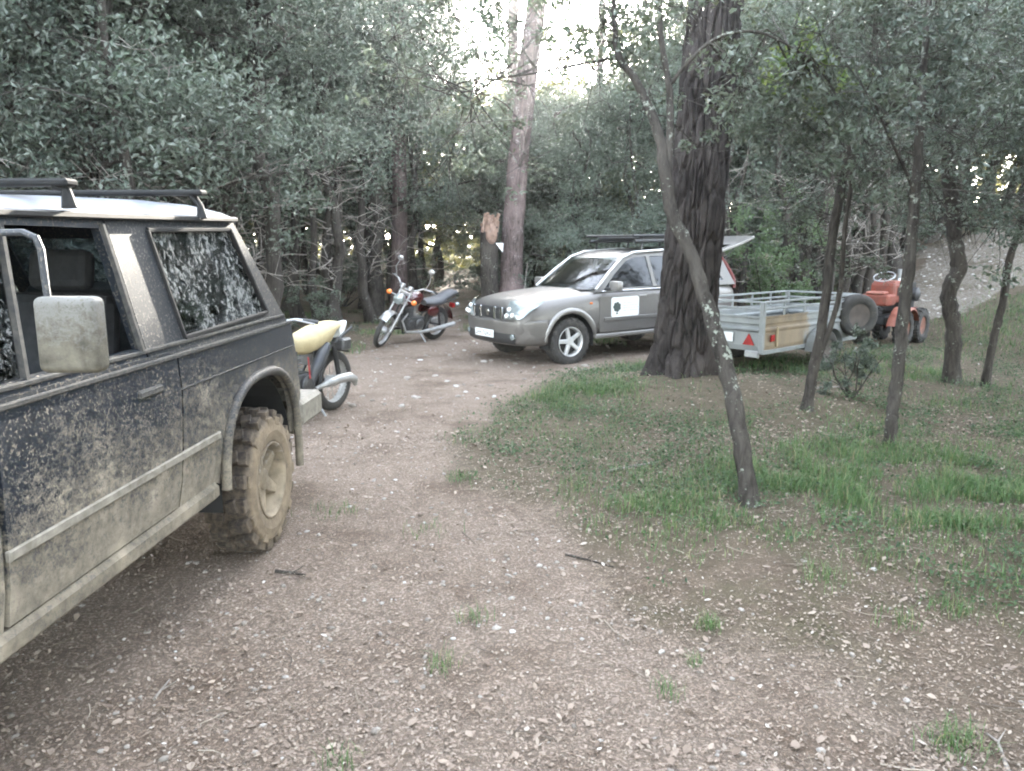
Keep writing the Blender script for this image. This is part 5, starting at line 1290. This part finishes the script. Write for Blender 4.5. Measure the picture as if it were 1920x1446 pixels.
def moto_yellow():
    h = Vector((-0.37, -0.93)).normalized(); p = (-1.90, 7.92); WB = 1.28
    root = thing('motorcycle', 'stripped black motorcycle with a pale yellow seat behind the dark four-by-four', 'motorcycle', (p[0], p[1], hz(*p)), 0)
    root.rotation_euler = (R(-3), 0, math.atan2(h.y, h.x))
    spoked_wheel(root, 'rear', 0, 0.315, 0.11, 14, rim='ally'); fw = spoked_wheel(root, 'front', WB, 0.315, 0.09, 14, rim='ally')
    st = MB()
    prof = [(.70, .78, .075, .035), (.67, .79, .11, .055), (.54, .79, .135, .085), (.35, .82, .14, .105), (.17, .86, .13, .09), (.05, .89, .11, .06), (-.05, .90, .085, .035)]
    for x, z, w_, t in prof: st.v += [Vector((x, w_ * math.cos(R(a)), z + t * math.sin(R(a)) - (0.05 if math.sin(R(a)) < -.4 and x > .1 else 0))) for a in range(0, 360, 30)]
    for i in range(len(prof) - 1):
        for k in range(12): st.f.append((i * 12 + k, i * 12 + (k + 1) % 12, (i + 1) * 12 + (k + 1) % 12, (i + 1) * 12 + k))
    st.f += [tuple(range(12)), tuple((len(prof) - 1) * 12 + k for k in range(12))]
    st.build('seat', M['seat_yellow'], root, smooth=True, angle=70)
    tl = MB(); tl.add([(-.01, .09, .895), (-.01, -.09, .895), (-.24, .03, .925), (-.24, -.03, .925), (-.03, .10, .73), (-.03, -.10, .73), (-.20, .035, .88), (-.20, -.035, .88)], [(0, 1, 3, 2), (4, 6, 7, 5), (0, 2, 6, 4), (1, 5, 7, 3), (2, 3, 7, 6), (0, 4, 5, 1)])
    tl.build('tail_fairing', white, root, bevel=.012)
    fr = MB()
    for sd in (1, -1):
        fr.tube([(WB - .36, 0, .88), (WB - .30, sd * .06, .55), (WB - .36, sd * .11, .25), (WB * .3, sd * .12, .25), (.34, sd * .11, .45), (.18, sd * .10, .70), (-.22, sd * .09, .86)], .017, 8)
        fr.tube([(.34, sd * .09, .33), (0, sd * .09, .315)], .024, 8); fr.tube([(.02, sd * .11, .33), (.13, sd * .11, .74)], .026, 10)
    fr.tube([(WB - .36, 0, .88), (.2, 0, .72)], .025, 8); fr.build('frame', M['black'], root, smooth=True, angle=60)
    # broad dark side panel with a bright edge, airbox and engine
    sp = MB().tube([(.56, .125, .34), (.50, .145, .50), (.38, .15, .66), (.26, .13, .74)], [.03, .055, .06, .03], 10, flat=1).build('side_panel', pmat('dark_blue_panel', (.03, .035, .045), (.05, .05, .05), 9, .5, coat=.1), root, smooth=True, angle=70)
    en = MB(); en.box((WB * .52, 0, .38), (.36, .24, .22)); en.box((WB * .58, 0, .60), (.15, .16, .24))
    for k in range(7): en.box((WB * .57, 0, .48 + k * .03), (.2, .2, .012))
    en.lathe([(.10, 0), (.10, .03), (.06, .045)], (WB * .46, .12, .38), (0, 1, 0), 18); en.box((.33, 0, .62), (.22, .18, .16)); en.build('engine', M['engine'], root, bevel=.008)
    MB().tube([(.50, .16, .33), (.40, .18, .35), (.33, .185, .365), (.12, .19, .375), (-.04, .19, .37), (-.13, .19, .33), (-.15, .19, .27)], [.02, .026, .044, .048, .048, .042, .024], 12).build('silencer', M['ally'], root, smooth=True, angle=60)
    MB().box((-.02, .10, .71), (.16, .16, .13)).build('battery_tray', M['engine'], root, bevel=.02)
    rows = [[Vector((.36 * math.cos(R(a)), y, .32 + .36 * math.sin(R(a)))) for a in range(60, 141, 12)] for y in (-.06, 0, .06)]
    MB().grid(rows).build('rear_mudguard', M['black'], root, smooth=True)
    MB().ell((WB * .66, 0, .76), (.18, .12, .09)).build('tank', M['black'], root, smooth=True)
    fk = MB()
    for sd in (1, -1): fk.tube([(WB, sd * .085, .315), (WB - .36, sd * .085, 1.0)], .021, 8)
    fk.build('fork', M['ally'], root, smooth=True)
    hb = MB().tube([(WB - .50, .38, 1.03), (WB - .40, .22, 1.05), (WB - .36, 0, 1.0), (WB - .40, -.22, 1.05), (WB - .50, -.38, 1.03)], .013, 8).build('handlebar', M['steel'], root, smooth=True)
    for sd in (1, -1):
        MB().tube([(WB - .43, sd * .27, 1.046), (WB - .505, sd * .39, 1.028)], .019, 8).build('grip', M['black'], hb)
        MB().tube([(WB - .35, sd * .25, 1.05), (WB - .42, sd * .41, 1.02)], .009, 6).build('lever', M['dull_chrome'], hb)
    MB().lathe([(.08, 0), (.08, .05), (.04, .08)], (WB - .22, 0, .88), (1, 0, 0), 16).build('headlight', M['clear_lens'], root)
    MB().tube([(.52, .12, .28), (.46, .25, .06)], .011, 6).build('side_stand', M['steel'], root)
    MB().tube([(.62, .16, .66), (.60, .17, .45)], .008, 5).build('red_cable', pmat('red_rubber', (.35, .04, .04), None, 10, .6), root)
moto_yellow()

# small dark post on the path
x_, y_ = gnd(853, 532); po = MB().tube([(0, 0, -.05), (0, 0, .42)], [.06, .05], 8); po.ell((0, 0, .42), (.055, .055, .04)); po = po.build('marker_post', M['black'], smooth=True)
po.location = (x_, y_, hz(x_, y_)); tag(po, 'short black post far down the earth path', 'post')
# ---------------------------------------------------------------- ground litter, stones, grass
def scatter(rng, n, x0, x1, y0, y1, dens, power=1.0):
    """points in view-weighted density: dens(x,y) in 0..1"""
    out = []; tot = 0
    while tot < n:
        m = n * 3
        y = y0 - (0.7 if y0 < 3 else 0) + (y1 - y0 + (0.7 if y0 < 3 else 0)) * rng.uniform(0, 1, m) ** power
        x = rng.uniform(-1, 1, m) * (0.72 * (y + 0.6) + 1.6)
        k = (rng.uniform(0, 1, m) < dens(x, y)) & (x > x0) & (x < x1)
        P = np.stack([x[k], y[k]], -1); out.append(P); tot += len(P)
    return np.concatenate(out)[:n]
def flat_leaves(rng, P, s0, s1, aspect, tilt, lift):
    n = len(P); z = height(P[:, 0], P[:, 1])
    nr = rng.normal(size=(n, 3)) * tilt + np.array([0, 0, 1]); nr /= np.linalg.norm(nr, axis=1, keepdims=True)
    a = np.cross(nr, rvec(rng, n)); a /= np.linalg.norm(a, axis=1, keepdims=True); b = np.cross(nr, a)
    s = rng.uniform(s0, s1, (n, 1)) ; wd = s * aspect * rng.uniform(.7, 1.25, (n, 1))
    C = np.stack([P[:, 0], P[:, 1], z], -1); C[:, 2] += rng.uniform(0.002, lift, n)
    cu = rng.uniform(-.15, .35, (n, 1)) * wd
    V = np.stack([C - a * s * .5 + nr * cu * .6, C - a * s * .12 + b * wd * .5 + nr * cu, C + a * s * .25 + b * wd * .36 + nr * cu * .8, C + a * s * .5 + nr * cu * .4, C + a * s * .25 - b * wd * .36 + nr * cu * .8, C - a * s * .12 - b * wd * .5 + nr * cu], 1).reshape(-1, 3)
    i = np.arange(n)[:, None] * 6
    F = np.concatenate([i + np.array([0, 1, 2, 3]), i + np.array([0, 3, 4, 5])], 1).reshape(-1, 4)
    return V, F
rng = np.random.default_rng(77)
M['litter'] = island_mat('dry_leaf', [(0, (0.15, 0.11, 0.085)), (.4, (0.25, 0.195, 0.155)), (.84, (0.32, 0.26, 0.21)), (.98, (0.36, 0.305, 0.25)), (1, (0.50, 0.47, 0.43))], .9)
M['pebble'] = island_mat('pale_stone', [(0, (0.19, 0.165, 0.14)), (.5, (0.28, 0.25, 0.22)), (.9, (0.37, 0.345, 0.315)), (1, (0.55, 0.54, 0.52))], .85)
M['grass'] = island_mat('grass_blade', [(0, (0.050, 0.105, 0.035)), (.5, (0.085, 0.165, 0.055)), (.82, (0.13, 0.20, 0.07)), (1, (0.28, 0.25, 0.13))], .55, .3, .15)
M['herb'] = island_mat('ground_leaf', [(0, (0.03, 0.062, 0.026)), (.6, (0.06, 0.11, 0.045)), (1, (0.11, 0.16, 0.075))], .5, .25, .15)
def d_lit(x, y):
    g, t, gr = zones(x, y); c = 0.45 + 0.55 * sstep(.35, .75, vnoise(x, y, 1.6, 31))
    return np.clip((0.55 - 0.08 * g - 0.30 * t * sstep(5.0, 8.5, y)) * c + 0.35 * sstep(.6, .8, vnoise(x, y, .9, 33)), 0, 1) * (1 - .8 * gr)
V1, F1 = flat_leaves(rng, scatter(rng, 96000, -9, 9, 1.9, 6.8, d_lit, 1.05), .008, .022, .52, .40, .014)
V2, F2 = flat_leaves(rng, scatter(rng, 18000, -12, 13, 6.0, 17, d_lit, 1.0), .02, .045, .52, .35, .015)
V3, F3 = flat_leaves(rng, scatter(rng, 3400, -9, 9, 2.0, 8.5, d_lit, 1.0), .022, .048, .58, .30, .02)
o = link('leaf_litter', fast_mesh('leaf_litter', np.concatenate([V1, V2, V3]), np.concatenate([F1, F2 + len(V1), F3 + len(V1) + len(V2)]), M['litter']))
tag(o, 'dry tan and grey leaves scattered over the ground', 'leaf litter', kind='stuff')
# stones
def stones(P, r0, r1):
    ph = (1 + 5 ** .5) / 2
    ic = np.array([(-1, ph, 0), (1, ph, 0), (-1, -ph, 0), (1, -ph, 0), (0, -1, ph), (0, 1, ph), (0, -1, -ph), (0, 1, -ph), (ph, 0, -1), (ph, 0, 1), (-ph, 0, -1), (-ph, 0, 1)]) / math.hypot(1, ph)
    fi = np.array([(0, 11, 5), (0, 5, 1), (0, 1, 7), (0, 7, 10), (0, 10, 11), (1, 5, 9), (5, 11, 4), (11, 10, 2), (10, 7, 6), (7, 1, 8), (3, 9, 4), (3, 4, 2), (3, 2, 6), (3, 6, 8), (3, 8, 9), (4, 9, 5), (2, 4, 11), (6, 2, 10), (8, 6, 7), (9, 8, 1)])
    n = len(P); r_ = r0 + (r1 - r0) * rng.uniform(0, 1, n) ** 3
    sc_ = r_[:, None, None] * np.stack([rng.uniform(.7, 1.4, n), rng.uniform(.6, 1.1, n), rng.uniform(.35, .7, n)], -1)[:, None, :]
    v = ic[None] * (1 + rng.uniform(-.16, .16, (n, 12, 1))) * sc_
    a = rng.uniform(0, 6.28, n); c, s = np.cos(a)[:, None], np.sin(a)[:, None]
    x = v[..., 0] * c - v[..., 1] * s + P[:, :1]; y = v[..., 0] * s + v[..., 1] * c + P[:, 1:]
    z = v[..., 2] + (height(P[:, 0], P[:, 1]) + r_ * .12)[:, None]
    return np.stack([x, y, z], -1).reshape(-1, 3), (fi[None] + np.arange(n)[:, None, None] * 12).reshape(-1, 3)
def d_st(x, y):
    g, t, gr = zones(x, y); return np.clip((.25 + .5 * t) * (.35 + .65 * sstep(.4, .8, vnoise(x, y, 1.2, 41))) + .9 * gr - .2 * g, 0.03, 1)
Va, Fa = stones(scatter(rng, 2600, -9, 9, 1.9, 8, d_st, 1.1), .004, .019)
Vb, Fb = stones(np.concatenate([scatter(rng, 1400, -12, 17, 8, 20, d_st), scatter(rng, 2600, 7, 17, 13, 22, lambda x, y: zones(x, y)[2])]), .008, .05)
o = link('pebbles', fast_mesh('pebbles', np.concatenate([Va, Vb]), np.concatenate([Fa, Fb + len(Va)]), M['pebble'], True))
tag(o, 'pale pebbles and stone chips strewn over the track and bank', 'pebbles', kind='stuff')
# twigs and needles
def sticks(P, l0, l1, r0, r1, up=.06):
    n = len(P); L = rng.uniform(l0, l1, n); a = rng.uniform(0, 6.28, n); z = height(P[:, 0], P[:, 1]); r_ = rng.uniform(r0, r1, n)
    d = np.stack([np.cos(a), np.sin(a), rng.uniform(-up, up, n)], -1) * L[:, None] * .5
    C = np.stack([P[:, 0], P[:, 1], z + r_ * 1.2 + .004], -1); side = np.stack([-np.sin(a), np.cos(a), np.zeros(n)], -1); bend = side * (rng.uniform(-.12, .12, n) * L)[:, None]
    ring = lambda c, k: [c + side * (r_ * k)[:, None], c + np.array([0, 0, 1]) * (r_ * k)[:, None], c - side * (r_ * k)[:, None]]
    V = np.stack(ring(C - d, 1) + ring(C + bend, .9) + ring(C + d, .5), 1).reshape(-1, 3)
    f = np.array([(0, 1, 4, 3), (1, 2, 5, 4), (3, 4, 7, 6), (4, 5, 8, 7)]); F = (f[None] + np.arange(n)[:, None, None] * 9).reshape(-1, 4)
    return V, F
one = lambda x, y: np.full(np.shape(x), .8)
Va, Fa = sticks(scatter(rng, 900, -9, 10, 2, 12, one), .04, .22, .0015, .004)
Vb, Fb = sticks(scatter(rng, 8000, -6, 6, 2, 6.5, d_lit), .03, .08, .0006, .001, .25)
o = link('twigs', fast_mesh('twigs', np.concatenate([Va, Vb]), np.concatenate([Fa, Fb + len(Va)]), island_mat('twig_bark', [(0, (.07, .055, .045)), (.6, (.2, .16, .12)), (1, (.36, .31, .25))], .85)))
tag(o, 'thin fallen twigs and dry needles lying on the ground', 'twigs', kind='stuff')
# grass
def blades(P, h0, h1, wd, lean):
    n = len(P); z = height(P[:, 0], P[:, 1]); a = rng.uniform(0, 6.28, n); H = rng.uniform(h0, h1, n)
    C = np.stack([P[:, 0], P[:, 1], z - .005], -1); d = np.stack([np.cos(a), np.sin(a), np.zeros(n)], -1); s = np.stack([-np.sin(a), np.cos(a), np.zeros(n)], -1) * (wd * rng.uniform(.6, 1.3, n))[:, None]
    ln = rng.uniform(.1, lean, n); up = np.array([0, 0, 1.])
    m = C + d * (H * ln * .35)[:, None] + up * (H * .6)[:, None]; t = C + d * (H * ln * 1.1)[:, None] + up * (H * (1 - ln * .25))[:, None]
    V = np.stack([C - s, C + s, m - s * .75, m + s * .75, t], 1).reshape(-1, 3); i = np.arange(n)[:, None, None] * 5
    F = (np.array([(0, 1, 3), (0, 3, 2), (2, 3, 4)])[None] + i).reshape(-1, 3)
    return V, F
LUSH = [gnd(*p) for p in [(1560, 905), (1720, 905), (1880, 940), (1620, 940), (1770, 965), (1680, 880), (1160, 685), (1090, 760), (1480, 690), (1700, 700), (1640, 670), (1430, 930), (1830, 1010), (1300, 1000)]]
def d_gr(x, y):
    g, t, gr = zones(x, y); n_ = sstep(.42, .72, vnoise(x, y, 1.5, 51)) * (.4 + .6 * sstep(.3, .7, vnoise(x, y, 4.5, 52)))
    l_ = np.zeros(np.shape(x))
    for a, b in LUSH: l_ = np.maximum(l_, np.exp(-((x - a) ** 2 + (y - b) ** 2) / .32))
    bank = sstep(7.2, 8.2, x) * sstep(8, 11, y) * (1 - gr) * .5 * sstep(16, 13, y)
    leftw = .55 * (1 - t) * (1 - g) * sstep(10.5, 12.5, y) * sstep(.45, .7, vnoise(x, y, .8, 53)) * (x < 2)
    mnd = 1 - .92 * np.exp(-(((x - 2.1) / 1.25) ** 2 + ((y - 7.9) / 1.1) ** 2) ** 2)
    return np.clip(mnd * g * (.17 * n_ + .75 * l_ * (.12 + .88 * sstep(.45, .7, vnoise(x, y, 3.2, 57)))) + bank + leftw, 0, 1) * sstep(2.4, 3.2, y)
Va, Fa = blades(scatter(rng, 23000, -8, 14, 2.6, 8.5, d_gr), .02, .085, .0022, 1.0)
Vb, Fb = blades(scatter(rng, 22000, -12, 16, 8, 20, d_gr), .05, .14, .004, .9)
def d_lush(x, y):
    l_ = np.zeros(np.shape(x))
    for a, b in LUSH: l_ = np.maximum(l_, np.exp(-((x - a) ** 2 + (y - b) ** 2) / .30))
    return l_ * (zones(x, y)[0] > .5) * sstep(.42, .7, vnoise(x, y, 4.2, 58))
Vc, Fc = blades(scatter(rng, 8000, -1, 6, 3.4, 11, d_lush), .04, .14, .0026, 1.0)
tufts = [(1795, 1390), (1775, 1150), (1540, 1105), (640, 960), (1330, 1180), (1250, 1300), (890, 1165), (830, 1250), (870, 900), (1300, 1245), (1640, 1075), (640, 1430), (800, 1000), (1690, 1180)]
TP = np.concatenate([np.array(gnd(*p))[None] + rng.normal(size=(k_, 2)) * s_ for p, k_, s_ in zip(tufts, (190, 160, 120, 100, 90, 40, 60, 60, 90, 30, 150, 40, 60, 90), (.05, .06, .06, .09, .03, .03, .04, .04, .06, .015, .09, .03, .08, .06))])
Vd, Fd = blades(TP, .03, .10, .0016, 1.0)
parts = [(Va, Fa), (Vb, Fb), (Vc, Fc), (Vd, Fd)]; off = 0; VV = []; FF = []
for a, b in parts: VV.append(a); FF.append(b + off); off += len(a)
o = link('grass', fast_mesh('grass', np.concatenate(VV), np.concatenate(FF), M['grass']))
tag(o, 'patchy green grass on the verge under the oaks', 'grass', kind='stuff')
def d_hb(x, y):
    g, t, gr = zones(x, y); l_ = np.exp(-((x - .9) ** 2 / .9 + (y - 7.6) ** 2 / 1.6))
    mnd = 1 - .85 * np.exp(-(((x - 2.2) / 1.1) ** 2 + ((y - 7.9) / 1.0) ** 2) ** 2)
    return np.clip(mnd * g * (.06 + .9 * sstep(.45, .75, vnoise(x, y, 2.6, 61)) * (.3 + .7 * sstep(.3, .7, vnoise(x, y, 7, 62))) + l_ * .4), 0, 1)
C = scatter(rng, 34000, -2, 13, 3.2, 15, d_hb); C3 = np.concatenate([C, (height(C[:, 0], C[:, 1]) + rng.uniform(.01, .085, len(C)))[:, None]], 1)
V, F = leaves(rng, C3, .016, .036, .6, 1.0)
o = link('ground_cover', fast_mesh('ground_cover', V, F, M['herb'])); tag(o, 'low dark green leafy plants creeping over the verge and mound', 'ground cover', kind='stuff')

# single fallen sticks that can be told apart
def stick(label, pts, r_, mat='dead'):
    g = [gnd(*p) for p in pts]; x0, y0 = g[0]; b = MB()
    P = [Vector((x - x0, y - y0, hz(x, y) - hz(x0, y0) + r_ * .8)) for x, y in g]
    b.tube(P, np.linspace(r_, r_ * .45, len(P)), 7); mid = P[len(P) // 2]; b.tube([mid, mid + Vector((.05, .04, .02))], [r_ * .5, r_ * .2], 5)
    o = b.build('fallen_stick', M[mat], smooth=True); o.location = (x0, y0, hz(x0, y0)); tag(o, label, 'stick')
stick('straight dark stick lying on the track beside the muddy rear wheel', [(517, 1076), (548, 1080), (582, 1086)], .010, 'bark_oak')
stick('short pale curved stick on the dirt beside the shadow of the four-by-four', [(289, 1308), (300, 1292), (318, 1270)], .007)
stick('forked grey stick lying on leaf litter by a grass tuft', [(1893, 1446), (1884, 1420), (1872, 1385), (1850, 1370)], .008)
stick('long thin brown stick across the bare ground before the leaning oak', [(1060, 1045), (1100, 1052), (1150, 1068)], .007, 'bark_oak')
stick('pale broken branch on the mound below the huge pine', [(1140, 890), (1185, 884), (1240, 880)], .012)
stick('pale stick half buried in the litter between the slanting and lichened oaks', [(1530, 745), (1570, 738), (1610, 750)], .013)

# ---------------------------------------------------------------- haze volume added for the lens veil and fading distance
def haze():
    m = bpy.data.materials.new('veil_haze'); m.use_nodes = True; t = m.node_tree
    for n in list(t.nodes):
        if n.type == 'BSDF_PRINCIPLED': t.nodes.remove(n)
    v = t.nodes.new('ShaderNodeVolumePrincipled'); v.inputs['Color'].default_value = (0.88, 0.95, 1.0, 1); v.inputs['Density'].default_value = 0.0006
    v.inputs['Anisotropy'].default_value = 0.74
    t.links.new(v.outputs[0], t.nodes['Material Output'].inputs['Volume'])
    o = MB().box((0, 60, 12.5), (900, 980, 29)).build('haze', m)
    tag(o, 'thin pale haze added for the lens veil over the trees', 'haze', kind='stuff')
haze()
